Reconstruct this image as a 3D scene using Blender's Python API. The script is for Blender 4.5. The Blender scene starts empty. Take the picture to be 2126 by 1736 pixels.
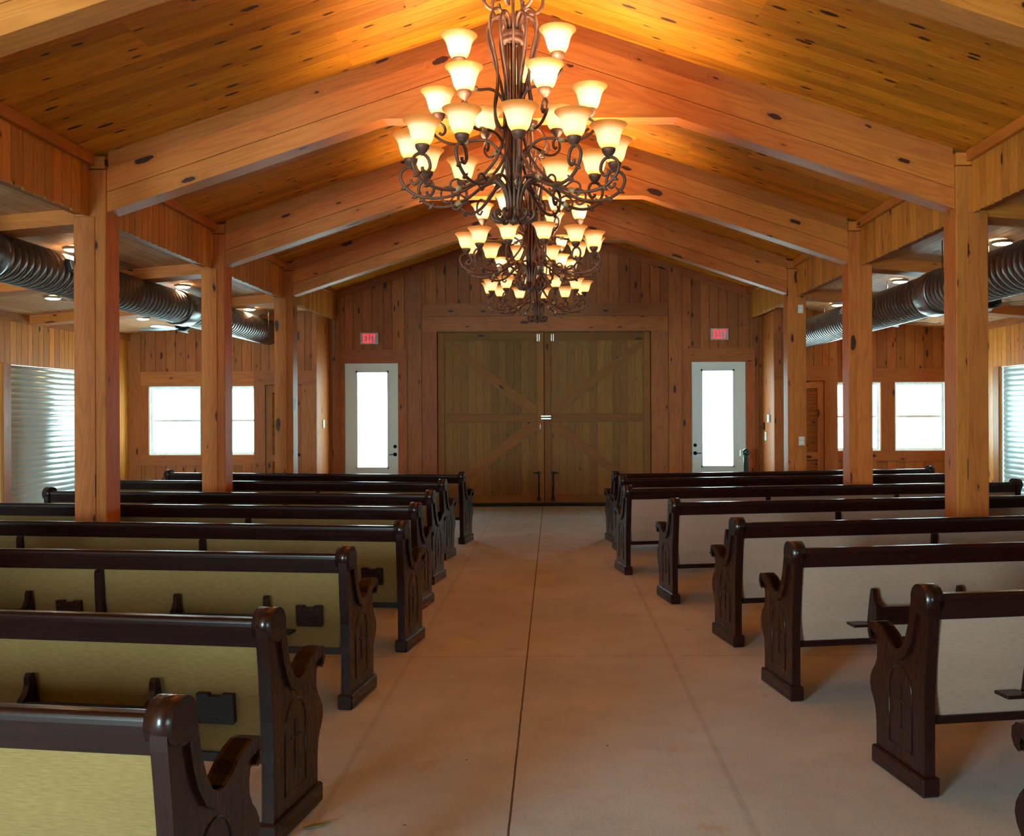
import bpy, math, random
from mathutils import Matrix, Vector, Euler
R = random.Random(7)
scn = bpy.context.scene
COL = scn.collection
PI = math.pi

# ------------------------------------------------------------------ camera
cam_d = bpy.data.cameras.new('camera'); cam = bpy.data.objects.new('camera', cam_d); COL.objects.link(cam)
cam_d.sensor_width = 36.0; cam_d.sensor_fit = 'HORIZONTAL'
cam_d.lens = 2000.0 / 2126.0 * 36.0
cam_d.shift_x = -85.0 / 2126.0
cam_d.shift_y = -13.0 / 2126.0
cam_d.clip_start = 0.05; cam_d.clip_end = 200
cam.matrix_world = Matrix.Translation((0, 0, 1.68)) @ Matrix.Rotation(PI / 2, 4, 'X') @ Matrix.Rotation(-0.0045, 4, 'Z')
scn.camera = cam

# ------------------------------------------------------------------ world, exposure
w = bpy.data.worlds.new('daylight'); scn.world = w; w.use_nodes = True
bg = w.node_tree.nodes['Background']
bg.inputs[0].default_value = (0.62, 0.94, 1.0, 1); bg.inputs[1].default_value = 8.0
scn.view_settings.view_transform = 'Standard'; scn.view_settings.look = 'None'
scn.view_settings.exposure = 1.2; scn.view_settings.gamma = 1.0
scn.view_settings.use_curve_mapping = False
scn.cycles.use_denoising = True
scn.cycles.max_bounces = 7; scn.cycles.diffuse_bounces = 5; scn.cycles.glossy_bounces = 3
scn.cycles.transparent_max_bounces = 8
scn.cycles.sample_clamp_indirect = 4.0
BULB_W = 10.0
WARM = (1.0, 0.72, 0.45)

def daylight(name, loc, rot, sx, sy, e):
    l = bpy.data.lights.new(name, 'AREA'); l.shape = 'RECTANGLE'; l.size = sx; l.size_y = sy; l.energy = e; l.color = (.66, .93, 1.0)
    o = bpy.data.objects.new(name, l); COL.objects.link(o); o.location = loc; o.rotation_euler = rot
    return o
daylight('sky_light_front_window', (-4.3, -3.55, 1.6), (PI / 2, 0, 0), 1.9, 2.3, 480)
def portal(name, loc, rot, sx, sy):
    l = bpy.data.lights.new(name, 'AREA'); l.shape = 'RECTANGLE'; l.size = sx; l.size_y = sy
    l.cycles.is_portal = True
    o = bpy.data.objects.new(name, l); COL.objects.link(o); o.location = loc; o.rotation_euler = rot
    return o

# ------------------------------------------------------------------ mesh builder
class MB:
    def __init__(s):
        s.v = []; s.f = []; s.uv = []; s.t = []; s.sm = []
    def face(s, idx, uv, tint=0.5, smooth=False):
        s.f.append(idx); s.uv.append(uv); s.t.append(tint); s.sm.append(smooth)
    def box(s, lo, hi, g=None, M=None, tint=None, bev=0.0):
        d = [hi[i] - lo[i] for i in range(3)]
        if g is None: g = d.index(max(d))
        if tint is None: tint = R.random()
        ou, ov = R.uniform(0, 60), R.uniform(0, 60)
        n = len(s.v)
        P = [Vector((x, y, z)) for z in (lo[2], hi[2]) for y in (lo[1], hi[1]) for x in (lo[0], hi[0])]
        if bev > 0 and min(d) > 2.5 * bev:
            # chamfered box: 24 vertices
            c = [(lo[i] + hi[i]) / 2 for i in range(3)]; h = [d[i] / 2 for i in range(3)]
            def vid(sx, sy, sz, ax):
                return Vector([c[i] + (sx, sy, sz)[i] * (h[i] - (0 if i == ax else bev)) for i in range(3)])
            tab = {}
            for sx in (-1, 1):
                for sy in (-1, 1):
                    for sz in (-1, 1):
                        for ax in range(3):
                            tab[(sx, sy, sz, ax)] = len(s.v) - 0
                            p = vid(sx, sy, sz, ax)
                            s.v.append(p); 
            def uvof(i, nax):
                p = s.v[i]
                if nax == g: a, b = [k for k in range(3) if k != g]
                else: a = g; b = [k for k in range(3) if k not in (g, nax)][0]
                return (p[a] + ou, p[b] + ov + nax * 3.1)
            def q(ids, nax):
                cen = sum((s.v[i] for i in ids), Vector()) / len(ids)
                a, b, cc = s.v[ids[0]], s.v[ids[1]], s.v[ids[2]]
                nn = (b - a).cross(cc - b)
                if nn.dot(cen - Vector(c)) < 0: ids = ids[::-1]
                s.face(tuple(ids), [uvof(i, nax) for i in ids], tint)
            for ax in range(3):
                o1, o2 = [k for k in range(3) if k != ax]
                for sg in (-1, 1):
                    ids = []
                    for a, b in ((-1, -1), (1, -1), (1, 1), (-1, 1)):
                        t = [0, 0, 0]; t[ax] = sg; t[o1] = a; t[o2] = b
                        ids.append(tab[(*t, ax)])
                    q(ids, ax)
            for ax in range(3):          # edges along ax
                o1, o2 = [k for k in range(3) if k != ax]
                for a in (-1, 1):
                    for b in (-1, 1):
                        def t(e, who):
                            v = [0, 0, 0]; v[ax] = e; v[o1] = a; v[o2] = b
                            return tab[(*v, who)]
                        q([t(-1, o1), t(1, o1), t(1, o2), t(-1, o2)], o1)
            for sx in (-1, 1):
                for sy in (-1, 1):
                    for sz in (-1, 1):
                        q([tab[(sx, sy, sz, 0)], tab[(sx, sy, sz, 1)], tab[(sx, sy, sz, 2)]], 0)
            if M is not None:
                for i in range(n, len(s.v)): s.v[i] = M @ s.v[i]
            return s
        s.v += [(M @ p) if M is not None else p for p in P]
        F = [((0, 2, 3, 1), 2), ((4, 5, 7, 6), 2), ((0, 1, 5, 4), 1), ((2, 6, 7, 3), 1), ((0, 4, 6, 2), 0), ((1, 3, 7, 5), 0)]
        for ids, nax in F:
            if nax == g: a, b = [k for k in range(3) if k != g]
            else: a = g; b = [k for k in range(3) if k not in (g, nax)][0]
            s.face(tuple(n + i for i in ids), [(P[i][a] + ou, P[i][b] + ov + nax * 3.1) for i in ids], tint)
        return s
    def prism(s, poly, a0, a1, plane='xz', ang=0.0, tint=None, smooth=False):
        """extrude a polygon drawn in a plane along the third axis; grain at angle ang in the polygon plane"""
        if tint is None: tint = R.random()
        ou, ov = R.uniform(0, 60), R.uniform(0, 60)
        ca, sa = math.cos(ang), math.sin(ang)
        area = sum(poly[i][0] * poly[(i + 1) % len(poly)][1] - poly[(i + 1) % len(poly)][0] * poly[i][1] for i in range(len(poly)))
        if area < 0: poly = poly[::-1]
        def P(p, a):
            if plane == 'xz': return Vector((p[0], a, p[1]))
            if plane == 'yz': return Vector((a, p[0], p[1]))
            return Vector((p[0], p[1], a))
        flip = (plane == 'xz')
        n = len(s.v); k = len(poly)
        s.v += [P(p, a0) for p in poly] + [P(p, a1) for p in poly]
        uv = lambda p, o=0.0: (p[0] * ca + p[1] * sa + ou, -p[0] * sa + p[1] * ca + ov + o)
        def add(ids, u, sm=False):
            if flip: ids = ids[::-1]; u = u[::-1]
            s.face(tuple(ids), u, tint, sm)
        add([n + i for i in range(k)][::-1], [uv(p) for p in poly][::-1])
        add([n + k + i for i in range(k)], [uv(p, 1.7) for p in poly])
        acc = 0.0
        for i in range(k):
            j = (i + 1) % k
            L = math.hypot(poly[j][0] - poly[i][0], poly[j][1] - poly[i][1])
            if a1 - a0 > .4 and a1 - a0 > L:
                add([n + i, n + j, n + k + j, n + k + i], [(ou, acc + ov), (ou, acc + L + ov), (ou + a1 - a0, acc + L + ov), (ou + a1 - a0, acc + ov)], smooth); acc += L; continue
            add([n + i, n + j, n + k + j, n + k + i], [(acc + ou, ov + 5), (acc + L + ou, ov + 5), (acc + L + ou, ov + 5 + a1 - a0), (acc + ou, ov + 5 + a1 - a0)], smooth)
            acc += L
        return s
    def tube(s, pts, rad, n=8, caps=True, tint=0.5, closed=False, flat=None):
        pts = [Vector(p) for p in pts]
        if not isinstance(rad, (list, tuple)): rad = [rad] * len(pts)
        k = len(pts); base = len(s.v)
        up = None
        for i, p in enumerate(pts):
            a = pts[i - 1] if (i > 0 or closed) else p
            b = pts[(i + 1) % k] if (i < k - 1 or closed) else p
            t = (b - a).normalized()
            if up is None:
                up = Vector((0, 0, 1)) if abs(t.z) < .9 else Vector((1, 0, 0))
            x = t.cross(up)
            if x.length < 1e-5: x = t.cross(Vector((1, 0.1, 0)))
            x.normalize(); up = x.cross(t).normalized()
            for j in range(n):
                th = 2 * PI * j / n
                s.v.append(p + (x * math.cos(th) * (flat or 1) + up * math.sin(th)) * rad[i])
        m = k if closed else k - 1
        for i in range(m):
            i2 = (i + 1) % k
            for j in range(n):
                j2 = (j + 1) % n
                s.face((base + i * n + j, base + i * n + j2, base + i2 * n + j2, base + i2 * n + j), [(0, 0)] * 4, tint, True)
        if caps and not closed:
            s.face(tuple(base + j for j in range(n))[::-1], [(0, 0)] * n, tint)
            s.face(tuple(base + (k - 1) * n + j for j in range(n)), [(0, 0)] * n, tint)
        return s
    def lathe(s, prof, n=24, c=(0, 0, 0), axis='z', tint=0.5, smooth=True):
        base = len(s.v); k = len(prof)
        for (r, z) in prof:
            for j in range(n):
                th = 2 * PI * j / n
                a, b = r * math.cos(th), r * math.sin(th)
                if axis == 'z': p = (c[0] + a, c[1] + b, c[2] + z)
                elif axis == 'y': p = (c[0] + a, c[1] + z, c[2] + b)
                else: p = (c[0] + z, c[1] + a, c[2] + b)
                s.v.append(Vector(p))
        for i in range(k - 1):
            for j in range(n):
                j2 = (j + 1) % n
                ids = (base + i * n + j, base + i * n + j2, base + (i + 1) * n + j2, base + (i + 1) * n + j)
                if axis == 'y': ids = ids[::-1]
                s.face(ids, [(j / n * 3, prof[i][1]), ((j + 1) / n * 3, prof[i][1]), ((j + 1) / n * 3, prof[i + 1][1]), (j / n * 3, prof[i + 1][1])], tint, smooth)
        return s
    def build(s, name, mat, parent=None, M=None):
        me = bpy.data.meshes.new(name)
        me.from_pydata([tuple(v) for v in s.v], [], s.f)
        ul = me.uv_layers.new(name='UVMap')
        flat = [c for f in s.uv for p in f for c in p]
        ul.data.foreach_set('uv', flat)
        at = me.attributes.new('tint', 'FLOAT', 'FACE'); at.data.foreach_set('value', s.t)
        me.polygons.foreach_set('use_smooth', s.sm)
        me.materials.append(mat)
        me.update()
        o = bpy.data.objects.new(name, me); COL.objects.link(o)
        if parent is not None: o.parent = parent
        if M is not None: o.matrix_local = M
        return o

def tag(o, label=None, cat=None, group=None, kind=None):
    if label: o['label'] = label
    if cat: o['category'] = cat
    if group: o['group'] = group
    if kind: o['kind'] = kind
    return o
def empty(name, loc=(0, 0, 0), rz=0.0):
    o = bpy.data.objects.new(name, None); COL.objects.link(o); o.location = loc; o.rotation_euler = (0, 0, rz)
    o.empty_display_size = .1
    return o
def struct(name, mb, mat, label=None, parent=None):
    o = mb.build(name, mat, parent)
    if parent is None: o['kind'] = 'structure'
    if label: o['label'] = label
    return o
def copy_tree(o, parent=None):
    c = o.copy(); COL.objects.link(c)
    if parent is not None: c.parent = parent
    for ch in o.children: copy_tree(ch, c)
    return c
def spline(pts, m=4):
    P = [Vector(p) for p in pts]; out = []
    P = [P[0] * 2 - P[1]] + P + [P[-1] * 2 - P[-2]]
    for i in range(1, len(P) - 2):
        for k in range(m):
            t = k / m; a, b, c, d = P[i - 1], P[i], P[i + 1], P[i + 2]
            out.append(0.5 * ((2 * b) + (c - a) * t + (2 * a - 5 * b + 4 * c - d) * t * t + (3 * b - a - 3 * c + d) * t ** 3))
    out.append(P[-2]); return out

# ------------------------------------------------------------------ materials
def nt(name):
    m = bpy.data.materials.new(name); m.use_nodes = True
    n = m.node_tree; b = n.nodes['Principled BSDF']
    return m, n, b
def mth(n, op, a, b=None, c=None, clamp=False):
    x = n.nodes.new('ShaderNodeMath'); x.operation = op; x.use_clamp = clamp
    for i, v in enumerate((a, b, c)):
        if v is None: continue
        if isinstance(v, (int, float)): x.inputs[i].default_value = v
        else: n.links.new(v, x.inputs[i])
    return x.outputs[0]
def mixc(n, f, a, b, bl='MIX'):
    x = n.nodes.new('ShaderNodeMix'); x.data_type = 'RGBA'; x.blend_type = bl
    for s_, v in (('Factor', f), ('A', a), ('B', b)):
        inp = [i for i in x.inputs if i.name == s_ and (i.type == 'RGBA' or s_ == 'Factor')][0]
        if isinstance(v, (int, float)): inp.default_value = v
        elif isinstance(v, tuple): inp.default_value = (*v, 1)
        else: n.links.new(v, inp)
    return [o for o in x.outputs if o.type == 'RGBA'][0]
def mapr(n, v, a, b, c=0.0, d=1.0):
    x = n.nodes.new('ShaderNodeMapRange'); n.links.new(v, x.inputs[0])
    for i, k in enumerate((a, b, c, d)): x.inputs[i + 1].default_value = k
    return x.outputs[0]
def comb(n, x, y, z=0.0):
    c = n.nodes.new('ShaderNodeCombineXYZ')
    for i, v in enumerate((x, y, z)):
        if isinstance(v, (int, float)): c.inputs[i].default_value = v
        else: n.links.new(v, c.inputs[i])
    return c.outputs[0]
def noise(n, vec, scale, detail=3, rough=.5):
    x = n.nodes.new('ShaderNodeTexNoise'); n.links.new(vec, x.inputs['Vector'])
    x.inputs['Scale'].default_value = scale; x.inputs['Detail'].default_value = detail; x.inputs['Roughness'].default_value = rough
    return x.outputs[0]

def wood(name, base, dark, knot=(0.05, 0.012, 0.004), rough=.5, kd=.5, tintr=.35, kscale=1.0, bump=.12, coat=0.0):
    m, n, b = nt(name)
    uv = n.nodes.new('ShaderNodeUVMap'); uv.uv_map = 'UVMap'
    sp = n.nodes.new('ShaderNodeSeparateXYZ'); n.links.new(uv.outputs[0], sp.inputs[0])
    u, v = sp.outputs[0], sp.outputs[1]
    # knots: one chance per cell
    vo = n.nodes.new('ShaderNodeTexVoronoi'); vo.voronoi_dimensions = '2D'
    kw = mth(n, 'MULTIPLY', mth(n, 'SUBTRACT', noise(n, comb(n, u, v), 26.0, 3, .6), .5), .11)
    kw2 = mth(n, 'MULTIPLY', mth(n, 'SUBTRACT', noise(n, comb(n, u, v, 7.7), 17.0, 3, .6), .5), .13)
    n.links.new(comb(n, mth(n, 'MULTIPLY_ADD', u, 1.9 * kscale, kw), mth(n, 'MULTIPLY_ADD', v, 5.5 * kscale, kw2)), vo.inputs['Vector'])
    vo.inputs['Scale'].default_value = 1.0; vo.inputs['Randomness'].default_value = .9
    sc = n.nodes.new('ShaderNodeSeparateColor'); n.links.new(vo.outputs['Color'], sc.inputs[0])
    on = mth(n, 'LESS_THAN', sc.outputs[0], kd)
    rad = mth(n, 'MULTIPLY_ADD', mth(n, 'POWER', sc.outputs[1], 2.0), .125, .024)
    edge = mth(n, 'SUBTRACT', vo.outputs['Distance'], rad)
    kn = mth(n, 'MULTIPLY', mapr(n, edge, .012, -.008), on)
    halo = mth(n, 'MULTIPLY', mapr(n, edge, .13, 0.0), on)
    # grain: rings bent around knots
    lo = noise(n, comb(n, mth(n, 'MULTIPLY', u, .55), mth(n, 'MULTIPLY', v, 4.5)), 1.0, 2)
    ringv = mth(n, 'ADD', mth(n, 'MULTIPLY', lo, 30.0), mth(n, 'MULTIPLY', halo, 5.0))
    ring = mth(n, 'SINE', mth(n, 'MULTIPLY', ringv, 2.2))
    ring = mapr(n, ring, -.2, 1.0)
    fine = noise(n, comb(n, mth(n, 'MULTIPLY', u, 2.5), mth(n, 'MULTIPLY', v, 60.0)), 1.0, 3, .6)
    blot = noise(n, comb(n, mth(n, 'MULTIPLY', u, .9), mth(n, 'MULTIPLY', v, 4.0), 3.3), 1.0, 3)
    f = mth(n, 'MULTIPLY', ring, .36)
    f = mth(n, 'ADD', f, mth(n, 'MULTIPLY', mapr(n, fine, .35, .75), .35))
    f = mth(n, 'ADD', f, mth(n, 'MULTIPLY', mapr(n, blot, .42, .72), .35))
    f = mth(n, 'ADD', f, mth(n, 'MULTIPLY', halo, .35), clamp=True)
    colr = mixc(n, f, base, dark)
    at = n.nodes.new('ShaderNodeAttribute'); at.attribute_name = 'tint'
    tv = mapr(n, at.outputs['Fac'], 0, 1, 1 - tintr, 1 + tintr * .35)
    hs = n.nodes.new('ShaderNodeHueSaturation'); n.links.new(colr, hs.inputs['Color']); n.links.new(tv, hs.inputs['Value'])
    n.links.new(mapr(n, mth(n, 'FRACT', mth(n, 'MULTIPLY', at.outputs['Fac'], 7.3)), 0, 1, .494, .503), hs.inputs['Hue'])
    colr = mixc(n, kn, hs.outputs[0], knot)
    n.links.new(colr, b.inputs['Base Color'])
    n.links.new(mapr(n, fine, 0, 1, rough - .08, rough + .12), b.inputs['Roughness'])
    b.inputs['Specular IOR Level'].default_value = .35
    if coat: b.inputs['Coat Weight'].default_value = coat; b.inputs['Coat Roughness'].default_value = .16
    bp = n.nodes.new('ShaderNodeBump'); bp.inputs['Strength'].default_value = bump; bp.inputs['Distance'].default_value = .002
    n.links.new(f, bp.inputs['Height']); n.links.new(bp.outputs[0], b.inputs['Normal'])
    return m
def plain(name, col, rough=.5, metal=0.0, spec=.5, emit=None, es=0.0, noisef=0.0, coat=0.0):
    m, n, b = nt(name)
    b.inputs['Roughness'].default_value = rough; b.inputs['Metallic'].default_value = metal
    b.inputs['Specular IOR Level'].default_value = spec
    tc = n.nodes.new('ShaderNodeTexCoord')
    nz = noise(n, tc.outputs['Object'], 14.0, 4)
    k = noisef or .12
    n.links.new(mixc(n, mapr(n, nz, .3, .7), tuple(c * (1 - k) for c in col), tuple(min(1, c * (1 + k)) for c in col)), b.inputs['Base Color'])
    n.links.new(mapr(n, nz, .3, .7, max(0, rough - .05), min(1, rough + .08)), b.inputs['Roughness'])
    if emit: b.inputs['Emission Color'].default_value = (*emit, 1); b.inputs['Emission Strength'].default_value = es
    if coat: b.inputs['Coat Weight'].default_value = coat; b.inputs['Coat Roughness'].default_value = .08
    return m

M_ceil = wood('pine_ceiling_boards', (.80, .30, .014), (.54, .155, .006), kd=.75, kscale=1.15, rough=.45, tintr=.3)
M_beam = wood('pine_beams', (.62, .195, .026), (.42, .115, .013), kd=.45, rough=.5, tintr=.22, kscale=.8)
M_post = wood('pine_posts', (.62, .20, .030), (.42, .115, .014), kd=.6, rough=.5, tintr=.18, kscale=.8)
M_wall = wood('pine_wall_boards', (.44, .14, .026), (.29, .08, .012), kd=.6, rough=.55, tintr=.26)
M_trim = wood('pine_trim', (.44, .14, .026), (.29, .08, .013), kd=.35, rough=.5, tintr=.2)
M_friz = wood('pine_frieze_boards', (.72, .28, .035), (.48, .16, .015), kd=.3, rough=.5, tintr=.3)
M_aisle = wood('pale_pine_aisle_ceiling', (.74, .40, .20), (.54, .26, .10), kd=.3, rough=.5, tintr=.25)
M_aisle.node_tree.nodes['Principled BSDF'].inputs['Specular IOR Level'].default_value = .08
M_barn = wood('olive_barn_door_planks', (.28, .13, .020), (.20, .088, .012), kd=.12, rough=.6, tintr=.25)
M_barnf = wood('barn_door_frame', (.30, .118, .015), (.21, .08, .01), kd=.12, rough=.6, tintr=.3)
M_mahog = wood('dark_mahogany', (.018, .0036, .0024), (.013, .0028, .0019), kd=0.0, rough=.26, tintr=.2, knot=(.02, .006, .004), coat=.18, bump=.01)
M_mahog.node_tree.nodes['Principled BSDF'].inputs['Specular IOR Level'].default_value = .28
M_white = plain('white_door_paint', (.74, .84, .82), .45, noisef=.02)
M_vinyl = plain('white_vinyl', (.85, .9, .9), .4)
M_black = plain('black_iron', (.012, .012, .012), .45, .6)
M_steel = plain('polished_steel', (.75, .72, .66), .3, 1.0)
M_switch = plain('white_plastic', (.75, .75, .68), .4)
M_green = plain('dark_green_enamel', (.006, .045, .04), .35, coat=.5)
M_iron = plain('bronze_scroll_iron', (.11, .045, .026), .5, .35, noisef=.3)
M_clip = plain('tan_antique_clip', (.42, .27, .13), .5, .2)
M_leaf = plain('verdigris_leaf', (.22, .20, .15), .5, .4)
M_fan = plain('grey_blue_fan_blade', (.18, .26, .28), .35)
M_letter = plain('glowing_red_letters', (.9, .04, .05), .5, emit=(1.0, .03, .05), es=.55)
M_sign = plain('sign_housing', (.55, .46, .48), .5)
M_dark = plain('gap_shade_black', (.01, .01, .01), .8)
M_disk = plain('lit_disk_lens', (.9, .85, .7), .5, emit=(1.0, .74, .40), es=45.0)
M_trimring = plain('disk_light_rim', (.35, .28, .2), .4, .5)

def metal_duct(name, col, rough):
    m, n, b = nt(name)
    tc = n.nodes.new('ShaderNodeTexCoord')
    nz = noise(n, tc.outputs['Object'], 5.0, 4)
    n.links.new(mixc(n, nz, tuple(c * .9 for c in col), col), b.inputs['Base Color'])
    b.inputs['Metallic'].default_value = .9
    n.links.new(mapr(n, nz, .3, .7, rough - .06, rough + .1), b.inputs['Roughness'])
    return m
M_duct = metal_duct('galvanized_duct', (.24, .22, .205), .30)
M_collar = metal_duct('duct_collar_metal', (.20, .18, .17), .26)
M_corr = metal_duct('corrugated_galvanized', (.68, .76, .76), .36)
M_corr.node_tree.nodes['Principled BSDF'].inputs['Metallic'].default_value = .65

def fabric(name, c1, c2):
    m, n, b = nt(name)
    tc = n.nodes.new('ShaderNodeTexCoord')
    sp = n.nodes.new('ShaderNodeSeparateXYZ'); n.links.new(tc.outputs['Object'], sp.inputs[0])
    x, z = sp.outputs[0], sp.outputs[2]
    a = mth(n, 'SINE', mth(n, 'MULTIPLY', mth(n, 'ADD', x, mth(n, 'MULTIPLY', z, .7)), 1300.0))
    sl = noise(n, comb(n, mth(n, 'MULTIPLY', x, 25.0), mth(n, 'MULTIPLY', z, 260.0)), 1.0, 2)
    bl = noise(n, comb(n, mth(n, 'MULTIPLY', x, 3.0), mth(n, 'MULTIPLY', z, 9.0)), 1.0, 3)
    f = mth(n, 'ADD', mth(n, 'MULTIPLY', mapr(n, a, -1, 1), .45), mth(n, 'MULTIPLY', mapr(n, sl, .3, .7), .4))
    f = mth(n, 'ADD', f, mth(n, 'MULTIPLY', mapr(n, bl, .3, .7), .15), clamp=True)
    n.links.new(mixc(n, f, c1, c2), b.inputs['Base Color'])
    b.inputs['Roughness'].default_value = .95; b.inputs['Specular IOR Level'].default_value = .1
    b.inputs['Sheen Weight'].default_value = .15
    bp = n.nodes.new('ShaderNodeBump'); bp.inputs['Strength'].default_value = .2; bp.inputs['Distance'].default_value = .001
    n.links.new(f, bp.inputs['Height']); n.links.new(bp.outputs[0], b.inputs['Normal'])
    return m
M_olive = fabric('olive_woven_upholstery', (.135, .083, .026), (.26, .165, .064))
M_taupe = fabric('taupe_woven_upholstery', (.25, .158, .118), (.43, .285, .215))

def glass_mat():
    m = bpy.data.materials.new('clear_glass'); m.use_nodes = True; n = m.node_tree; n.nodes.clear()
    o = n.nodes.new('ShaderNodeOutputMaterial'); t = n.nodes.new('ShaderNodeBsdfTransparent'); g = n.nodes.new('ShaderNodeBsdfGlossy')
    g.inputs['Roughness'].default_value = .02; t.inputs[0].default_value = (.96, .99, .98, 1)
    mx = n.nodes.new('ShaderNodeMixShader'); mx.inputs[0].default_value = .06
    n.links.new(t.outputs[0], mx.inputs[1]); n.links.new(g.outputs[0], mx.inputs[2]); n.links.new(mx.outputs[0], o.inputs[0])
    return m
M_glass = glass_mat()
def shade_mat():
    m = bpy.data.materials.new('amber_frosted_glass'); m.use_nodes = True; n = m.node_tree; n.nodes.clear()
    o = n.nodes.new('ShaderNodeOutputMaterial'); t = n.nodes.new('ShaderNodeBsdfTranslucent'); d = n.nodes.new('ShaderNodeBsdfPrincipled')
    tc = n.nodes.new('ShaderNodeTexCoord'); nz = noise(n, tc.outputs['Object'], 9.0, 4)
    c = mixc(n, mapr(n, nz, .3, .7), (.86, .86, .86), (1, 1, 1))
    sz = n.nodes.new('ShaderNodeSeparateXYZ'); n.links.new(tc.outputs['Object'], sz.inputs[0])
    rp = n.nodes.new('ShaderNodeValToRGB'); n.links.new(mapr(n, sz.outputs[2], 0, .128), rp.inputs[0]); el = rp.color_ramp.elements
    el[0].position = 0; el[0].color = (.75, .48, .16, 1); el[1].position = 1.0; el[1].color = (.62, .30, .06, 1)
    for p_, c_ in ((.22, (.96, .90, .78, 1)), (.70, (.97, .93, .86, 1)), (.86, (.80, .50, .18, 1))):
        q_ = el.new(p_); q_.color = c_
    c = mixc(n, 1.0, rp.outputs[0], c, 'MULTIPLY')
    n.links.new(c, t.inputs[0]); n.links.new(c, d.inputs['Base Color']); d.inputs['Roughness'].default_value = .3
    d.inputs['Emission Color'].default_value = (1, .55, .14, 1); d.inputs['Emission Strength'].default_value = .35
    mx = n.nodes.new('ShaderNodeMixShader'); mx.inputs[0].default_value = .22
    n.links.new(t.outputs[0], mx.inputs[1]); n.links.new(d.outputs[0], mx.inputs[2]); n.links.new(mx.outputs[0], o.inputs[0])
    return m
M_shade = shade_mat()

def floor_mat():
    m, n, b = nt('worn_concrete')
    tc = n.nodes.new('ShaderNodeTexCoord'); P = tc.outputs['Object']
    sp = n.nodes.new('ShaderNodeSeparateXYZ'); n.links.new(P, sp.inputs[0]); x, y = sp.outputs[0], sp.outputs[1]
    n1 = noise(n, P, .7, 5, .55); n2 = noise(n, P, 4.0, 5, .6); n3 = noise(n, P, 60.0, 3, .6); n4 = noise(n, P, 220.0, 2, .6)
    c = mixc(n, mapr(n, n1, .35, .65), (.35, .375, .385), (.45, .48, .49))
    c = mixc(n, mth(n, 'MULTIPLY', mapr(n, n2, .5, .75), .45), c, (.32, .28, .23))
    c = mixc(n, mth(n, 'MULTIPLY', mapr(n, n3, .45, .7), .25), c, (.23, .20, .18))
    c = mixc(n, mth(n, 'MULTIPLY', mapr(n, n4, .5, .75), .3), c, (.54, .56, .57))
    # orange stains, specks, cracks
    st = noise(n, comb(n, mth(n, 'ADD', x, 11.0), y), 1.7, 6, .7)
    c = mixc(n, mth(n, 'MULTIPLY', mapr(n, st, .60, .70), .5), c, (.34, .21, .09))
    vo = n.nodes.new('ShaderNodeTexVoronoi'); n.links.new(P, vo.inputs['Vector']); vo.inputs['Scale'].default_value = 3.2
    c = mixc(n, mth(n, 'MULTIPLY', mth(n, 'LESS_THAN', vo.outputs['Distance'], .028), .85), c, (.06, .035, .02))
    wob = mth(n, 'MULTIPLY', mth(n, 'SUBTRACT', noise(n, P, 7.0, 5, .7), .5), .02)
    def line(coord, at, wid, k, wb=1.0):
        d = mth(n, 'ABSOLUTE', mth(n, 'ADD', mth(n, 'SUBTRACT', coord, at), mth(n, 'MULTIPLY', wob, wb)))
        return mth(n, 'MULTIPLY', mapr(n, d, wid, wid * .5), k)
    for coord, at, wid, k, wb in ((x, -.185, .0065, .95, .35), (y, 6.62, .010, .35, .4), (x, -.98, .02, .16, .6), (x, .80, .02, .18, .6), (y, 10.9, .010, .3, .5), (y, 2.3, .01, .3, .4)):
        c = mixc(n, line(coord, at, wid, k, wb), c, (.035, .022, .018))
    n.links.new(c, b.inputs['Base Color'])
    n.links.new(mapr(n, n2, .3, .7, .55, .75), b.inputs['Roughness'])
    b.inputs['Specular IOR Level'].default_value = .3
    bp = n.nodes.new('ShaderNodeBump'); bp.inputs['Strength'].default_value = .25; bp.inputs['Distance'].default_value = .003
    n.links.new(mth(n, 'ADD', n3, n4), bp.inputs['Height']); n.links.new(bp.outputs[0], b.inputs['Normal'])
    return m
M_floor = floor_mat()

# ------------------------------------------------------------------ dimensions
YB = 17.06                      # back wall face
YF = -3.2                       # wall behind the camera
XL, XR = -7.5, 7.15             # outer walls
PXL, PXR = -3.71, 3.355         # inner faces of post rows
PW = .26
CX = (PXL + PXR) / 2
POSTS = [2.25, 5.1, 8.13, 11.03, 13.88]      # post centres along the nave
SL = 1 / 3.0
ZE = 3.87                       # nave ceiling at the post line
def zc(x):                      # nave ceiling height
    return ZE + SL * ((x - PXL) if x < CX else (PXR - x)) 
def za(x):                      # aisle ceiling height
    return 3.41 - .085 * (abs(x) - 3.7)
FZ = 3.316                      # frieze bottom
FXL, FXR = -3.84, 3.485

# ------------------------------------------------------------------ floor
mb = MB(); mb.box((XL - .3, YF - .3, -.12), (XR + .3, YB + .3, 0)); struct('floor', mb, M_floor)

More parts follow.
